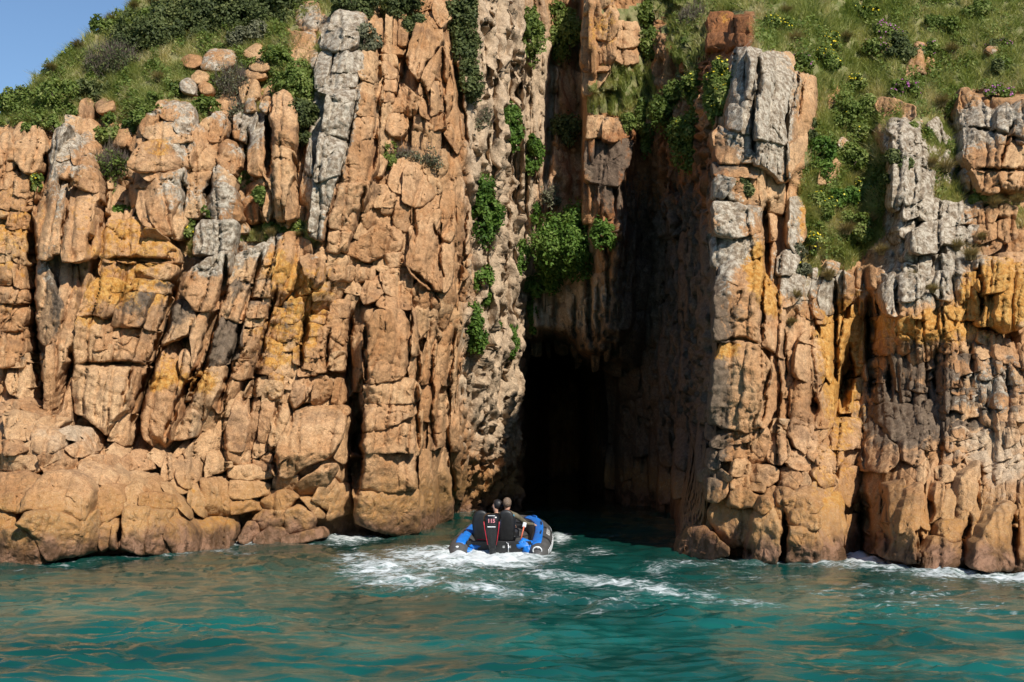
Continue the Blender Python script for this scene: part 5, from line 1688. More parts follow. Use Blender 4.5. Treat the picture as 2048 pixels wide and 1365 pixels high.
ivy(1062,620,10,40,'thin green creeper beside the cave roof')
ivy(1204,462,24,28,'green creeper on the pillar foot')
ivy(1060,72,26,56,'green creeper at the top of the pale rib','leaf_mid')
ivy(1130,60,34,60,'green creeper in the top of the chasm','leaf_mid')
ivy(1130,260,28,28,'dark creeper in the deep recess','leaf_dark')
ivy(930,70,34,76,'dark bush at the top of the chasm edge','leaf_dark')
ivy(938,165,28,46,'dark green creeper below the dark bush at the chasm edge','leaf_dark')
ivy(1100,400,16,26,'dry creeper above the biggest green one','leaf_grey',twig=.6)
ivy(1070,425,10,22,'small green creeper on the pale rib')
ivy(960,240,22,20,'dry creeper on the chasm edge','leaf_grey',twig=.7)
ivy(1255,255,14,34,'narrow green creeper on the stained pillar','leaf_mid')
ivy(1290,240,16,60,'thin green creeper beside the thin columns','leaf_mid')
ivy(1378,285,52,48,'large green bush on the ledge of the shadowed wall','leaf_mid',flowers='yellow',fn=22)
ivy(1340,220,44,50,'dark green creeper above the shadowed wall','leaf_mid')
ivy(1435,185,30,60,'green creeper with yellow flowers beside the grey block','leaf_mid',flowers='yellow',fn=60)
ivy(1395,180,40,34,'green creeper under the rust-coloured blocks','leaf_mid',flowers='yellow',fn=18)
ivy(1292,30,22,30,'green creeper right of the pillar top','leaf_mid')
ivy(1305,85,24,44,'green creeper above the stained pillar','leaf_mid')
S(1385,48,44,30,'grey-brown dead bush in the grass above the chasm','leaf_grey',.9,.035,twig=.85,group='twiggy dry bushes')
S(1480,385,26,22,'dark green plant in the shade of the grey blocks','leaf_dark',group=G2)
G3 = 'low bushes on the right slope'
for (u, v, a, b, mt, fl, fn, lab) in [
 (1660,90,26,22,'leaf_mid','yellow',50,'yellow-flowered plant above the tall grey block'),
 (1650,130,30,40,'leaf_mid','yellow',40,'tall yellow-flowered plant behind the tall grey block'),
 (1550,60,40,24,'leaf_mid','yellow',30,'green bush with yellow flowers over the rust-coloured blocks'),
 (1705,180,26,22,'leaf_mid','yellow',40,'yellow-flowered plant in the grass right of the cleft'),
 (1690,260,40,60,'leaf_mid','yellow',8,'leafy green creeper right of the tall grey block'),
 (1640,320,30,50,'leaf_ivy',None,0,'bright leafy creeper at the foot of the tall grey block'),
 (1730,240,30,40,'leaf_mid',None,0,'leafy green bush at the edge of the shadow'),
 (1700,330,40,34,'leaf_mid',None,0,'green bush in the gully'),
 (1680,400,40,36,'leaf_ivy','yellow',44,'yellow-flowered bush in the gully'),
 (1640,420,26,34,'leaf_mid','yellow',34,'yellow-flowered creeper beside the orange fin'),
 (1730,380,30,30,'leaf_mid','yellow',26,'yellow-flowered bush at the shaded side of the gully'),
 (1700,460,50,30,'leaf_mid','yellow',10,'green bush at the bottom of the gully'),
 (1625,480,18,26,'leaf_mid','yellow',40,'yellow-flowered plant at the lower end of the gully'),
 (1790,360,30,60,'leaf_dark',None,0,'dark bush in the shade beside the grey rubble'),
 (1810,190,44,24,'leaf_mid','purple',90,'purple-flowered mat on top of the small grey ledge'),
 (1770,70,34,26,'leaf_mid','purple',60,'purple-flowered plants in the high grass'),
 (1750,110,26,24,'leaf_mid','purple',34,'purple and green plants above the cleft stone'),
 (1800,110,34,34,'leaf_dark',None,0,'dark bush beside the cleft upright stone'),
 (2000,190,50,16,'leaf_mid','purple',60,'purple-flowered mat above the cracked grey block'),
 (1990,95,30,18,'leaf_dark','purple',20,'dark mat with a few purple flowers on the upper slope'),
 (1860,110,30,24,'leaf_mid','purple',26,'small purple-flowered bush right of the cleft stone'),
 (1840,268,40,16,'leaf_mid',None,0,'green mat capping the grey rubble'),
 (1915,215,26,26,'leaf_mid',None,0,'green bush left of the cracked grey block'),
 (1620,260,16,40,'leaf_dark',None,0,'dark creeper in the cleft beside the tall block'),
 (1600,130,22,22,'leaf_mid','purple',20,'small flowering plant on top of the tall grey block'),
 (1880,60,50,24,'leaf_mid',None,0,'leafy patch in the grass of the upper slope'),
 (1960,30,44,22,'leaf_mid',None,0,'green clump on the highest part of the slope'),
 (1720,30,50,24,'leaf_mid','yellow',12,'green clump with a few yellow flowers in the high grass'),
 (2010,140,34,22,'leaf_dark',None,0,'dark clump above the purple-flowered mat'),
 (1600,530,22,40,'leaf_grey','yellow',8,'dry plants hanging over the pale fractured ribs'),
 (1940,310,14,22,'leaf_mid',None,0,'small green plant by the cracked grey block'),
 (1960,395,34,20,'leaf_mid',None,0,'green plants below the cracked grey block'),
]:
    S(u, v, a, b, lab, mt, 1.0, .045, group=G3, flowers=fl, fn=fn, depth=.6, out=.4)

def cover(polys, dens, label, seed, mats='leaf_mid'):
    R = np.random.default_rng(seed)
    P = np.vstack([sample(np.array(p, float), int(dens * np.ptp(np.array(p)[:, 0]) * np.ptp(np.array(p)[:, 1]) * .6), R) for p in polys])
    P = P[(P[:, 1] > crest(P[:, 0]) + 4) & (P[:, 1] > -60) & (P[:, 0] > -50) & (P[:, 0] < 2100)]
    k = fbm(np.c_[P / 42.0, np.full(len(P), 3.3)], 3)
    P, k = P[k > .02], k[k > .02]
    b = on_bed(P[:, 0], P[:, 1]); n = len(b)
    b[:, 2] += R.uniform(0, 1, n) * np.clip(k, 0, .5) * .55; b[:, 1] -= R.uniform(0, .16, n)
    V, Q, t = leaves(b, np.tile([0, -.4, .8], (n, 1)), np.full(n, .05), .45 + .5 * fbm(np.c_[P / 20.0, np.full(n, 8.0)], 2) + R.normal(0, .2, n), R)
    o = mk('ground_cover', V, [Q], M[mats], attrs={'tint': t}, smooth=False)
    o['kind'] = 'stuff'; o['label'] = label; o['category'] = 'ground cover'
cover([TURF[4], TURF[5]], 0.26, 'low leafy herbs spread through the grass of the right slope', 31)
cover([TURF[0]], 0.26, 'low leafy herbs spread through the grass of the left hillside', 32)
# ------------------------------------------------------------------ tussocks
def tussock(u, v, r, label, dry=.6, n=260, group='straw tussocks'):
    R = np.random.default_rng(int(u * 3 + v))
    b = P3(u, v, min(on_bed(u, v)[0][1], surf(u, v)[0] - 0.05)); L = r / (F / b[1])
    n = int(n * 1.6)
    a = R.uniform(0, 2 * np.pi, n); e = R.uniform(.1, 1.0, n)
    lean = np.stack([np.cos(a) * e, np.sin(a) * e - .3, -.55 * e], 1)
    base = b + np.stack([np.cos(a), np.sin(a), 0 * a], 1) * (R.uniform(0, .18, n) * L)[:, None] + np.array([0, -.10, -.02])
    V, f, t = blades(base, L * R.uniform(.6, 1.2, n), R.uniform(.008, .016, n), lean, np.clip(dry + R.normal(0, .2, n), 0, 1), 3, None, R)
    o = mk('grass_tussock', V, f, M['straw'], attrs={'tint': t}, center=True, loc=b)
    return tag(o, label, 'tussock', group)
for (u, v, r, d, lab) in [
 (320,165,34,.8,'straw-coloured tussock above the boulder ledge'), (160,100,30,.55,'tussock on the skyline with brown base'), (225,52,34,.5,'tall tussock on the skyline above the twiggy bush'),
 (105,145,30,.5,'tussock on the skyline above the low bushes'), (310,14,34,.5,'highest tussock on the skyline'), (60,195,26,.5,'lowest tussock on the skyline'), (270,20,26,.5,'small tussock on the skyline beside the highest one'),
 (385,515,26,.45,'green-grey tussock in the cleft between slabs'), (545,475,30,.7,'straw tussock on the ledge below the column'), (600,478,24,.6,'small straw tussock on the ledge against the pillar'),
 (1590,88,40,.8,'dry hanging tussock over the tall grey block'), (1300,120,30,.6,'hanging tussock beside the pillar ledge'), (1690,85,34,.4,'tussock in the grass above the tall block'),
 (1880,215,40,.65,'dry hanging tussock left of the cracked grey block'), (1900,110,40,.6,'straw tussock in the high grass beside the cleft stone'), (1985,415,36,.65,'tussock under the cracked grey block'), (2030,410,36,.6,'tussock at the foot of the cracked grey block'),
 (1890,345,44,.85,'dry grey tussock hanging on the grey rubble'), (1860,335,34,.85,'smaller dry tussock hanging on the grey rubble'), (1938,520,48,.8,'big straw tussock on the orange fractured face'), (1910,500,36,.7,'straw tussock beside the big one on the fractured face'),
 (1862,585,30,.8,'drooping straw tussock on the pale fractured block'), (1690,470,44,.65,'dry tussock at the bottom of the gully'), (1735,450,40,.75,'grey dry tussock beside the gully shade'), (1655,560,40,.75,'dry tussock over the pale ribs'), (1760,510,36,.7,'dry tussock under the white block'),
 (1590,600,34,.7,'dry tussock over the orange ribs'), (1580,650,26,.7,'small dry tussock low on the orange ribs'), (1570,30,30,.5,'tussock in the grass above the rust-coloured blocks'), (1820,560,30,.8,'dry tussock above the pale fractured block'), (1960,480,26,.6,'small tussock above the big straw one'),
]:
    tussock(u, v, r, lab, d)
# ------------------------------------------------------------------ the sea
BOAT = np.array([-0.24, 28.5]); YAW = math.radians(5.0)
def wave_z(x, y):
    p = np.stack([x, y, 0 * x], -1)
    far = np.clip((y - 10) / 20, 0, 1)
    sw = np.clip(1.15 - 0.25 * far, 0, 2)
    w1 = fbm(np.stack([x * 0.42 + 0.12 * y, y * 0.50, 0 * x + 2.0], -1), 2) * 0.085
    q = np.stack([x * 0.72 - 0.1 * y, y * 1.75 + 0.12 * x, 0 * x + 7.0], -1)
    rd = 1 - np.abs(fbm(q + 0.35 * perlin(p * 0.8)[..., None], 2)) * 1.6
    env = np.clip(0.62 + 1.1 * fbm(np.stack([x * 0.33, y * 0.45, 0 * x + 12.0], -1), 2), 0.62, 1.35)
    w2 = (np.clip(rd, -1, 1) - 0.35) * 0.064 * env
    w3 = fbm(np.stack([x * 1.9, y * 4.3, 0 * x + 4.0], -1), 3, 0.55) * 0.034 * env
    w4 = fbm(np.stack([x * 3.6, y * 8.0, 0 * x + 21.0], -1), 2) * 0.012 * env
    return sw * (w1 + w2 + w3 + w4)
def wake(x, y):
    """foam cover: churned water astern, the two arms of the old wake, and broken water at the rocks"""
    u, v = to_px(np.stack([x, y, 0 * x], -1))
    f = np.zeros(np.shape(x))
    def blob(cu, cv, ru, rv, s, ang=0.0):
        ca, sa = math.cos(ang), math.sin(ang)
        du, dv = u - cu, v - cv
        a, b = (du * ca + dv * sa) / (1.3 * ru), (-du * sa + dv * ca) / (1.8 * rv)
        return s * np.exp(-(a * a + b * b))
    for a in [(930,1150,260,36,.40),(1280,1185,240,28,.40),(1850,1195,230,26,.36),(150,1118,170,12,.34),(1450,1135,160,12,.34),(960,1118,150,16,1.0),(860,1112,110,11,.75),(1010,1108,110,9,.9),(760,1140,80,20,.75),(710,1118,40,14,.6),(880,1138,120,14,.6),(1040,1122,90,12,.7),(1180,1105,60,8,.5),
              (820,1165,100,14,.66,.08),(960,1182,120,12,.66,.1),(1010,1196,60,9,.5),(1230,1168,120,10,.72,.14),(1120,1152,110,9,.6,.1),(1330,1190,90,9,.6,.2),(1420,1200,60,9,.5,.2),(1500,1210,80,6,.55,.12),
              (1230,1210,80,9,.5),(1180,1226,70,7,.45),(1100,1200,80,8,.42),(1530,1160,130,7,.4),(1350,1130,70,7,.55),(1320,1142,40,10,.5),(1470,1150,90,5,.4),(1700,1190,120,14,.42),(1860,1200,150,16,.40),(1950,1220,120,12,.38),(1780,1236,140,8,.3),
              (1740,1118,60,18,.95),(1800,1132,60,12,.85),(1560,1124,110,7,.62),(1900,1150,120,10,.7),(2020,1152,90,12,.75),(1640,1128,60,9,.6),(1690,1130,50,9,.7),(1450,1122,90,5,.5),
              (485,1082,34,7,.9),(560,1084,40,5,.6),(690,1078,60,8,.72),(740,1075,50,6,.6),(640,1084,60,5,.45),(290,1108,110,8,.5),(430,1102,70,7,.5),(330,1098,60,6,.45),(100,1140,120,10,.33),(60,1126,90,6,.4),(230,1128,90,7,.32),
              (1120,1080,24,9,.8),(1200,1070,60,4,.3),(1090,1026,90,4,.42),(1180,1036,90,4,.36),(940,1024,40,7,.5),(1000,1045,60,6,.25),(880,1060,30,7,.3)]:
        f = np.maximum(f, blob(*a))
    return f
xs = np.concatenate([np.linspace(-400, -30, 12), np.linspace(-16, 16, 440), np.linspace(30, 400, 12)])
# rows get wider apart with distance, as the view of them closes up
ys = np.concatenate([[-400, -200, -80, -30, -5, 4], 1 / np.linspace(1 / 11.5, 1 / 46.0, 330), np.linspace(48, 75, 8), [120, 250, 500]])
GX, GY = np.meshgrid(xs, ys, indexing='ij')
inn = (np.abs(GX) <= 16.01) & (GY > 11.4) & (GY < 46.01)
fx, fy = GX[inn], GY[inn]
GZ = np.zeros(GX.shape); FO = np.zeros(GX.shape)
ed = np.clip((16 - np.abs(fx)) / 2, 0, 1) * np.clip((fy - 11.5) / 1.5, 0, 1) * np.clip((46 - fy) / 3, 0, 1)
fo = wake(fx, fy)
z = wave_z(fx, fy)
pf = np.stack([fx, fy, 0 * fx], -1)
churn = fbm(pf * np.array([3.4, 2.4, 1]), 4)
z = z + np.clip(fo - .25, 0, 1) * (0.05 + 0.13 * churn)
GZ[inn] = z * ed; FO[inn] = fo * ed
n, k = GX.shape
i, j = np.meshgrid(np.arange(n - 1), np.arange(k - 1), indexing='ij')
Q = np.stack([i * k + j, (i + 1) * k + j, (i + 1) * k + j + 1, i * k + j + 1], -1).reshape(-1, 4)
def make_water():
    m, nt, bs = new_mat('sea_water'); t = NT(nt)
    pos = t.N.new('ShaderNodeNewGeometry').outputs['Position']
    n1 = t.noise(t.mapping(pos, (0.20, 0.28, 0.2)), 1.0, 3.0)
    body = t.mix(t.ramp(n1, 0.35, 0.65), (0.004, 0.052, 0.042), (0.008, 0.110, 0.090))
    sx = t.N.new('ShaderNodeSeparateXYZ'); t.link(pos, sx.inputs[0])
    body = t.mix(t.math('MULTIPLY', t.ramp(t.math('ADD', sx.outputs[1], t.math('MULTIPLY', n1, 6.0)), 22.0, 33.0), 0.75), body, (0.004, 0.032, 0.022))   # darker green towards the cliff, the channel's shade put into the colour
    fo = t.attr('foam').outputs['Fac']
    lace = t.noise(t.mapping(pos, (2.6, 4.2, 1.0)), 1.5, 5.0, 0.66, 1.2)
    vor = t.voro(t.mapping(pos, (2.0, 3.2, 1.0)), 1.5, 'SMOOTH_F1')
    cov = t.math('ADD', t.math('ADD', fo, t.math('MULTIPLY', t.math('SUBTRACT', lace, 0.5), 1.7)), t.math('MULTIPLY', t.math('SUBTRACT', vor, 0.45), 0.35))
    foam = t.math('MULTIPLY', t.ramp(cov, 0.36, 0.95), t.ramp(fo, 0.06, 0.26))
    milk = t.math('MULTIPLY', t.ramp(fo, 0.25, 0.95), 0.55)       # air beaten into the water
    body = t.mix(milk, body, (0.19, 0.27, 0.25))
    col = t.mix(t.math('MULTIPLY', foam, 0.88), body, (0.74, 0.77, 0.76))
    t.link(col, bs.inputs['Base Color'])
    bs.inputs['IOR'].default_value = 1.333
    t.link(t.math('ADD', 0.035, t.math('MULTIPLY', foam, 0.75)), bs.inputs['Roughness'])
    rip = t.noise(t.mapping(pos, (0.7, 1.8, 1.0)), 6.0, 5.0, 0.65, 0.5)
    rip2 = t.noise(t.mapping(pos, (1.0, 1.7, 1.0)), 17.0, 2.0, 0.6)
    h = t.math('ADD', rip, t.math('MULTIPLY', rip2, 0.5))
    h = t.math('ADD', h, t.math('MULTIPLY', foam, 0.5))
    t.link(t.bump(h, 0.22, 0.03), bs.inputs['Normal'])
    return m
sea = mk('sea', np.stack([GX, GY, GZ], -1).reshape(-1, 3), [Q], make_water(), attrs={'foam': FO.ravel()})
sea['kind'] = 'structure'
# ------------------------------------------------------------------ the inflatable boat
M['hypalon'] = plain('tube_fabric', (0.075, 0.072, 0.068), 0.55, var=.2)
M['blue'] = plain('blue_fabric', (0.008, 0.16, 0.56), 0.5, var=.18)
M['white'] = plain('white_print', (0.74, 0.75, 0.74), 0.5, var=.05)
M['patchgrey'] = plain('grey_print', (0.42, 0.41, 0.39), 0.6, var=.08)
M['black'] = plain('black_shell', (0.010, 0.010, 0.011), 0.22, var=.2)
M['seat'] = plain('black_vinyl', (0.012, 0.012, 0.012), 0.5, var=.3)
M['red'] = plain('red_trim', (0.50, 0.018, 0.030), 0.35, var=.1)
M['pink'] = plain('red_print', (0.55, 0.20, 0.22), 0.45, var=.08)
M['metal'] = plain('steel', (0.55, 0.55, 0.54), 0.3, metal=.8)
M['orange'] = plain('orange_grip', (0.60, 0.13, 0.06), 0.5)
boat = empty('inflatable_boat', (-0.26, 28.4, 0.02), 'dark grey inflatable boat with blue trim heading into the cave', 'boat')
boat.rotation_euler = (math.radians(4.2), 0, -YAW)
BM = Matrix.Translation(boat.location) @ boat.rotation_euler.to_matrix().to_4x4()
def spline(ctrl, n):
    c = np.array(ctrl, float); t = np.arange(len(c)); s = np.linspace(0, len(c) - 1, n)
    for _ in range(1): pass
    out = np.stack([np.interp(s, t, c[:, k]) for k in range(c.shape[1])], 1)
    ker = np.ones(5) / 5
    for _ in range(2):
        pad = np.vstack([2 * out[0] - out[1:3][::-1], out, 2 * out[-1] - out[-3:-1][::-1]])
        out = np.stack([np.convolve(pad[:, k], ker, 'valid') for k in range(c.shape[1])], 1)
    return out
def tube_half(sx):
    path = spline([(sx * .80, -.42, -.02, .07), (sx * .80, -.22, .01, .17), (sx * .80, .05, .03, .23), (sx * .79, .7, .04, .235), (sx * .765, 1.4, .05, .235), (sx * .71, 2.1, .07, .23), (sx * .58, 2.7, .10, .22), (sx * .30, 3.15, .11, .20), (0, 3.28, .11, .19)], 40)
    m = MB(); m.tube(path[:, :3], path[:, 3], 20)
    o = m.build('tube', M['hypalon'], boat)
    # blue wear strip along the top
    p = path[7:34]; g = []
    t = np.gradient(p[:, :3], axis=0); t /= np.linalg.norm(t, axis=1)[:, None]
    a = np.cross(t, (0, 0, 1)); a /= np.linalg.norm(a, axis=1)[:, None]; b = np.cross(a, t)
    th = np.radians(np.linspace(82, 126, 8) if sx > 0 else np.linspace(54, 98, 8))
    wv = 1.0 + 0.25 * np.exp(-((np.arange(len(p)) - 2) / 5.0) ** 2)
    for k in range(len(p)):
        mid = th.mean(); tt = mid + (th - mid) * wv[k]
        g.append(p[k, :3] + (p[k, 3] + .008) * (np.cos(tt)[:, None] * a[k] + np.sin(tt)[:, None] * b[k]))
    m = MB(); m.grid(np.array(g)); st = m.build('wear_strip', M['blue'], o)
    so_ = st.modifiers.new('thick', 'SOLIDIFY'); so_.thickness = 0.01
    # seam bands
    for k in (12, 20, 28):
        m = MB(); m.tube(path[k:k + 2, :3], path[k:k + 2, 3] + .004, 20, cap=False); m.build('seam', M['seat'], o)
    # valve
    c = path[4, :3] + np.array([0, -.02, path[4, 3]])
    m = MB(); m.tube([c - [0, 0, .01], c + [0, -.005, .012]], .032, 10); m.build('valve', M['white'], o)
    return o, path, a, b
tubes = [tube_half(-1), tube_half(1)]
o, path, a_, b_ = tubes[1]
# print on the outer side of the right tube: slanting white strokes, a maker's ring at the stern cone, a grey plate
def on_tube(s, th, lift=.007):
    k = s * (len(path) - 1); k0 = int(np.clip(np.floor(k), 0, len(path) - 2)); f = k - k0
    p = path[k0] * (1 - f) + path[k0 + 1] * f
    t = path[k0 + 1, :3] - path[k0, :3]; t = t / np.linalg.norm(t)
    a = np.cross(t, (0, 0, 1)); a /= np.linalg.norm(a); b = np.cross(a, t)
    return p[:3] + (p[3] + lift) * (math.cos(th) * a + math.sin(th) * b)
def decal(name, quads, mat, parent):
    m = MB()
    for s0, s1, t0, t1, sk in quads:
        m.grid(np.array([[on_tube(s0 + (s1 - s0) * i / 3 + sk * j / 3, math.radians(t0 + (t1 - t0) * j / 3)) for j in range(4)] for i in range(4)]))
    d = m.build(name, mat, parent)
    d.modifiers.new('thick', 'SOLIDIFY').thickness = 0.004
    return d
for k in range(9):
    s0 = .17 + k * .042
    decal('letter_stroke', [(s0, s0 + (.022 if k % 3 else .014), -8, 20, .012)], M['white'], o)
decal('letter_stroke', [(.62, .68, -4, 26, .01)], M['white'], o)
decal('number_plate', [(.40, .53, 44, 64, 0)], M['patchgrey'], o)
for k in range(3):
    decal('numeral', [(.412 + k * .041, .438 + k * .041, 50, 53, 0), (.412 + k * .041, .438 + k * .041, 56, 59, 0)], M['hypalon'], o)
ring = MB(); cc = np.array([.80, -.05, .03])
th = np.linspace(math.radians(-40), math.radians(230), 22)
ring.tube([on_tube(.075, math.radians(95)) + np.array([.085 * math.cos(q), -.02 - .02 * math.sin(q), .075 * math.sin(q) - .03]) for q in th], .013, 6)
ring.build('maker_ring', M['white'], o)
# transom, floor, consoles
m = MB(); m.box((0, .0, .02), (1.30, .06, .42), .015); tr = m.build('transom', M['seat'], boat, False)
for fx_ in (.10, .22):
    m = MB(); m.box((fx_, -.035, .12), (.05, .03, .05), .006); m.build('transom_fitting', M['metal'], tr, False)
m = MB(); m.grid(np.array([[(x * w_, y_, .0 + .05 * (y_ / 3)) for x in np.linspace(-1, 1, 5)] for y_, w_ in ((.0, .62), (1, .6), (2, .48), (2.7, .28), (3.1, .1))])); m.build('floor', M['hypalon'], boat)
m = MB(); m.tube(spline([(-.55, 2.35, .24), (-.2, 2.5, .26), (.2, 2.5, .26), (.55, 2.35, .24)], 12), .035, 8); m.build('bow_thwart', M['seat'], boat)
def lump(c, r, seed, name):
    R = np.random.default_rng(seed); m = MB(); m.ball((0, 0, 0), r, 16, 24)
    V = np.vstack(m.V); V = V * (1 + .28 * fbm(V * 13 + seed, 3))[:, None] + c
    m.V = [V]; return m.build(name, M['blue'], boat)
lump((.50, .06, .15), (.19, .13, .11), 3, 'stern_cover'); lump((.60, -.02, .06), (.12, .10, .10), 5, 'stern_cover')
lump((-.50, .06, .12), (.19, .11, .085), 8, 'stern_cover'); lump((-.62, -.02, .02), (.12, .09, .08), 11, 'stern_cover')
for sx, (px, py) in (('l', (-.44, .85)), ('r', (.07, .92))):
    s_ = empty('seat', (0, 0, 0), '', ''); 
    for kk in ('label', 'category'): del s_[kk]
    s_.parent = boat; s_.location = (px, py, 0)
    m = MB(); m.box((0, .22, .06), (.34, .42, .12), .02); m.build('pedestal', M['hypalon'], s_, False)
    m = MB(); m.box((0, .22, .16), (.40, .48, .10), .035); m.build('cushion', M['seat'], s_)
    # tall rounded backrest, leaning back a little
    g = []
    for zz, w_, d_ in ((.12, .15, .05), (.3, .175, .06), (.5, .18, .06), (.60, .165, .06), (.67, .135, .055), (.715, .09, .045), (.735, .03, .02)):
        q = np.linspace(0, 2 * np.pi, 17)[:-1]
        g.append(np.stack([w_ * np.sign(np.cos(q)) * np.abs(np.cos(q)) ** .6, -.02 - .12 * (zz - .12) + d_ * np.sign(np.sin(q)) * np.abs(np.sin(q)) ** .7, np.full(16, zz)], 1))
    m = MB(); m.grid(np.array(g), close=True); m.build('backrest', M['seat'], s_)
# grab handles along the tubes
for ot, pt, a2, b2 in tubes:
    for k in (14, 22, 29):
        p0, p1 = pt[k, :3] + [0, 0, pt[k, 3]], pt[k + 2, :3] + [0, 0, pt[k + 2, 3]]
        m = MB(); m.tube([p0 - [0, 0, .01], p0 + [0, .02, .035], p1 + [0, -.02, .035], p1 - [0, 0, .01]], .012, 6); m.build('grab_handle', M['blue'] if k == 29 else M['seat'], ot)
# outboard motor
mot = empty('outboard_motor', (0, 0, 0), '', '')
for kk in ('label', 'category'): del mot[kk]
mot.parent = boat; mot.location = (-.10, -.26, 0); mot.rotation_euler = (math.radians(-4), 0, 0)
def sect(levels, n=20, e=.55):
    g = []; q = np.linspace(0, 2 * np.pi, n + 1)[:-1]
    for z_, w_, d_, y_ in levels:
        g.append(np.stack([w_ * np.sign(np.cos(q)) * np.abs(np.cos(q)) ** e, y_ + d_ * np.sign(np.sin(q)) * np.abs(np.sin(q)) ** e, np.full(n, z_)], 1))
    return np.array(g)
m = MB(); m.grid(sect([(.14, .075, .12, .03), (.26, .105, .16, .02), (.42, .135, .21, .02), (.58, .162, .25, .02), (.70, .172, .26, .02), (.765, .165, .25, .02), (.80, .135, .21, .03), (.812, .06, .1, .03)]), close=True)
cow = m.build('cowling', M['black'], mot)
m = MB(); m.grid(sect([(-.55, .02, .10, .05), (-.30, .04, .12, .05), (-.05, .055, .11, .05), (.10, .065, .12, .04), (.16, .078, .12, .03)]), close=True); m.build('drive_leg', M['seat'], mot)
m = MB(); m.box((0, .05, -.22), (.16, .30, .012), .004); m.build('cavitation_plate', M['seat'], mot, False)
m = MB()
for k in range(3):
    q = k * 2.094 + .3; m.ball((.07 * math.cos(q), -.06, -.42 + .07 * math.sin(q)), (.05, .012, .05), 6, 8)
m.build('propeller', M['metal'], mot)
m = MB(); m.box((0, .16, .16), (.12, .12, .16), .02); m.build('clamp_bracket', M['seat'], mot, False)
for sx in (-1, 1):
    m = MB(); m.tube([(sx * .152, -.20, .66), (sx * .138, -.175, .52), (sx * .112, -.14, .36), (sx * .085, -.105, .2)], .008, 6); m.build('red_stripe', M['red'], cow)
def text_mesh(body, size, mat, parent, loc, tiltx, name):
    cu = bpy.data.curves.new(name, 'FONT'); cu.body = body; cu.size = size; cu.align_x = 'CENTER'; cu.align_y = 'CENTER'; cu.extrude = .003; cu.offset = .004
    tmp = bpy.data.objects.new('tmp', cu); COL.objects.link(tmp)
    dg = bpy.context.evaluated_depsgraph_get(); me = bpy.data.meshes.new_from_object(tmp.evaluated_get(dg))
    bpy.data.objects.remove(tmp); me.name = name
    ob = bpy.data.objects.new(name, me); COL.objects.link(ob); me.materials.clear(); me.materials.append(mat)
    ob.parent = parent; ob.location = loc; ob.rotation_euler = (math.radians(90 + tiltx), 0, 0)
    return ob
text_mesh('115', .10, M['pink'], cow, (0, -.243, .675), 0, 'number_decal')
m = MB(); m.box((0, -.223, .56), (.16, .012, .018), .003); m.build('white_band', M['white'], cow, False)
m = MB(); m.box((.0, -.215, .775), (.14, .012, .012), .003); m.build('white_band', M['white'], cow, False)
m = MB(); m.tube([(.20, -.06, -.1), (.19, -.05, .20)], .012, 6); m.tube([(.19, -.05, .17), (.15, -.05, .22)], .008, 6); m.build('transducer_rod', M['metal'], boat)
def thing_at(name, mb, mat, label, cat, loc):
    ob = mb.build(name, mat); ob.matrix_world = BM @ Matrix.Translation(loc)
    return tag(ob, label, cat)
pd = empty('paddle', (0, 0, 0), 'short red paddle with white tip standing behind the right seat of the boat', 'paddle')
pd.matrix_world = BM @ Matrix.Translation((.36, .55, .05)) @ Matrix.Rotation(math.radians(14), 4, 'Y')
m = MB(); m.tube([(0, 0, 0), (0, .05, .40)], .014, 8); m.build('shaft', M['orange'], pd)
m = MB(); m.box((0, .055, .43), (.075, .02, .10), .008); m.build('blade', M['white'], pd, False)
m = MB(); m.box((0, 0, .075), (.30, .22, .15), .03); m.tube([(-.08, 0, .14), (-.08, 0, .19), (.08, 0, .19), (.08, 0, .14)], .012, 6)
thing_at('fuel_tank', m, M['red'], 'small red fuel tank on the floor at the port side of the boat', 'fuel tank', (-.40, .42, 0.0))

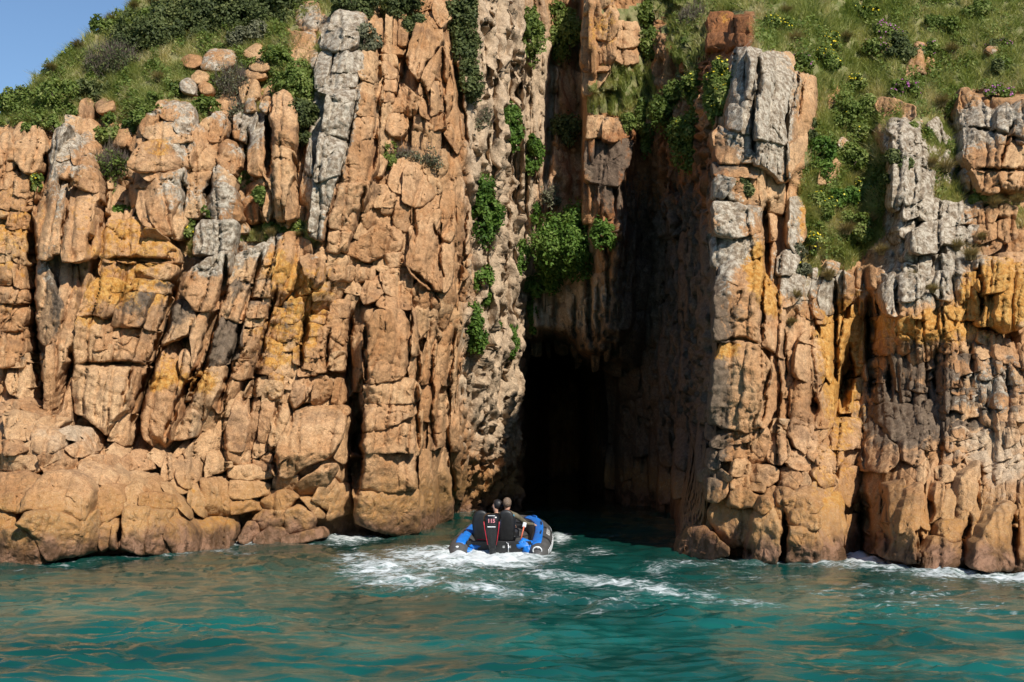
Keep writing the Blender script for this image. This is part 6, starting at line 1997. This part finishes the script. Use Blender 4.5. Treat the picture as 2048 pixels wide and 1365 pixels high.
# ------------------------------------------------------------------ the two people
M['skin'] = plain('skin', (0.50, 0.28, 0.19), 0.5, var=.08)
M['hair_black'] = plain('black_hair', (0.012, 0.010, 0.010), 0.5, var=.4, scale=60)
M['hair_brown'] = plain('brown_hair', (0.15, 0.10, 0.065), 0.7, var=.6, scale=60)
M['cloth_black'] = plain('black_jacket', (0.012, 0.014, 0.018), 0.7, var=.3)
M['cloth_olive'] = plain('olive_jacket', (0.125, 0.105, 0.062), 0.8, var=.25)
M['teal'] = plain('teal_panel', (0.02, 0.28, 0.42), 0.5)
M['trousers'] = plain('dark_trousers', (0.02, 0.022, 0.028), 0.8)
def person(seat, yaw_, head_turn, hands, mats, label):
    """seat: boat-frame point under the pelvis; hands: boat-frame targets of left and right wrist"""
    cs, sn = math.cos(yaw_), math.sin(yaw_)
    W2 = lambda p: np.array(seat) + np.array([p[0] * cs + p[1] * sn, -p[0] * sn + p[1] * cs, p[2]])
    V, E, Rr, kind = [], [], [], []
    def add(p, r, par=None, kd='c', local=True):
        V.append(W2(p) if local else np.array(p, float)); Rr.append(r); kind.append(kd)
        if par is not None: E.append((par, len(V) - 1))
        return len(V) - 1
    pel = add((0, 0, .10), (.15, .12)); wst = add((0, -.01, .26), (.14, .11), pel); che = add((0, .0, .42), (.165, .12), wst); upc = add((0, .01, .50), (.12, .09), che)
    nk = add((0, .02, .58), (.055, .055), upc, 's')
    ct, st = math.cos(head_turn), math.sin(head_turn)
    hp = lambda x, y, z: (x * ct + y * st, .03 - x * st + y * ct, z)
    jaw = add(hp(0, .03, .645), (.065, .075), nk, 's'); hd = add(hp(0, .0, .73), (.078, .098), jaw, 's'); cr = add(hp(0, -.01, .80), (.055, .07), hd, 's')
    add(hp(0, .115, .69), (.014, .014), hd, 's')
    for sx, tgt in ((-1, hands[0]), (1, hands[1])):
        sh_ = add((sx * .185, .0, .485), (.062, .062), upc)
        shw = V[sh_]; tg = np.array(tgt, float)
        d = tg - shw; L = np.linalg.norm(d); d = d / L; Lx = min(L, .53)
        drop = math.sqrt(max(.0004, .275 ** 2 - (Lx / 2) ** 2))
        el = (shw + tg) / 2 + np.array([sx * .3, -.2, -1.0]) / 1.06 * drop
        e_ = add(el, (.046, .046), sh_, 'c', False); w_ = add(shw + d * L * .97, (.030, .030), e_, 'c', False)
        pm = add(tg + d * .045, (.034, .020), w_, 's', False)
        sd_ = np.cross(d, (0, 0, 1)); sd_ /= np.linalg.norm(sd_) + 1e-9
        for k, (o_, ln) in enumerate(((-.030, .065), (-.010, .078), (.010, .074), (.030, .058))):
            f0 = add(tg + d * .085 + sd_ * o_, (.0095, .0095), pm, 's', False)
            f1 = add(V[f0] + d * ln * .5 + np.array([0, 0, -.012]), (.009, .009), f0, 's', False)
            add(V[f1] + d * ln * .25 + np.array([0, 0, -.032]), (.0075, .0075), f1, 's', False)
        t0 = add(tg + d * .03 - sd_ * sx * .048, (.011, .011), pm, 's', False)
        add(V[t0] + d * .035 - sd_ * sx * .018 + np.array([0, 0, -.012]), (.009, .009), t0, 's', False)
        hip = add((sx * .10, .05, .08), (.09, .085), pel, 't'); kn = add((sx * .14, .42, .13), (.06, .06), hip, 't')
        an = add((sx * .13, .50, -.20), (.042, .042), kn, 't'); add((sx * .14, .64, -.235), (.042, .030), an, 't')
    Vn = np.array(V)
    me = bpy.data.meshes.new('person'); me.from_pydata([tuple(x) for x in Vn], E, []); me.update()
    tmp = bpy.data.objects.new('person_rig', me); COL.objects.link(tmp)
    md = tmp.modifiers.new('skin', 'SKIN')
    for k, sv in enumerate(me.skin_vertices[0].data): sv.radius = Rr[k]; sv.use_root = (k == 0)
    tmp.modifiers.new('sub', 'SUBSURF').levels = 2
    dg = bpy.context.evaluated_depsgraph_get(); em = bpy.data.meshes.new_from_object(tmp.evaluated_get(dg))
    bpy.data.objects.remove(tmp)
    cv = np.zeros(len(em.polygons) * 3); em.polygons.foreach_get('center', cv); cv = cv.reshape(-1, 3)
    seg = np.array(E); best = np.full(len(cv), 9.0); mi = np.zeros(len(cv), np.int32)
    km = {'c': 0, 's': 1, 't': 2}
    for a, b in E:
        ab = Vn[b] - Vn[a]; t = np.clip(((cv - Vn[a]) @ ab) / (ab @ ab + 1e-9), 0, 1)
        dd = np.linalg.norm(cv - Vn[a] - t[:, None] * ab, axis=1) - .5 * max(Rr[b])
        k = km[kind[b]] if kind[a] == kind[b] or kind[b] != 's' else km['s']
        nn = dd < best; best[nn] = dd[nn]; mi[nn] = k
    em.materials.clear()
    for mm in (mats[0], M['skin'], M['trousers']): em.materials.append(mm)
    em.polygons.foreach_set('material_index', mi); em.polygons.foreach_set('use_smooth', np.ones(len(mi), bool))
    em.name = 'person'
    p = bpy.data.objects.new('person', em); COL.objects.link(p); p.matrix_world = BM
    tag(p, label, 'person', 'people in the boat')
    m = MB(); m.ball((0, 0, 0), 1.0, 14, 20); Vh = np.vstack(m.V)
    Vh = Vh[:] * np.array([.092, .112, .108]) * (1 + .07 * fbm(Vh * 3.0, 3))[:, None]
    fr = np.clip((Vh[:, 1] - .03) / .08, 0, 1) * np.clip((.06 - Vh[:, 2]) / .1, 0, 1)
    Vh[:, 1] -= fr * .11; Vh[:, 0] *= 1 - .15 * fr
    c_ = np.array([W2(hp(*q)) for q in Vh + np.array([0, -.012, .745])])
    m.V = [c_]; h = m.build('hair', mats[1], p)
    m = MB(); m.grid(np.array([[W2((sx_, sy_, sz_)) for sx_, sy_ in [(a * math.cos(q), .005 + b * math.sin(q)) for q in np.linspace(0, 2 * np.pi, 19)[:-1]]] for sz_, a, b in ((.16, .165, .135), (.26, .172, .14), (.40, .19, .15), (.49, .165, .125), (.525, .12, .085))]), close=True)
    v = m.build('life_vest', M['cloth_black'], p)
    return p, W2
p1, _ = person((-.17, 1.42, .02), -.15, -1.2, [(-.66, 1.72, .30), (.12, 1.85, .30)], (M['cloth_black'], M['hair_black']), 'person with black hair looking sideways, one hand on the boat tube')
p2, Wb = person((.05, 1.28, .08), .05, .05, [(-.18, 1.72, .30), (.58, 1.75, .30)], (M['cloth_olive'], M['hair_brown']), 'person with brown hair in olive sleeves gripping the right boat tube')
m = MB(); g = [[Wb((x_, -.150 + .04 * abs(x_ - .1), z_)) for x_ in (.09, .13, .17)] for z_ in (.42, .47, .52)]; m.grid(np.array(g)); q = m.build('teal_panel', M['teal'], p2); q.modifiers.new('thick', 'SOLIDIFY').thickness = .012
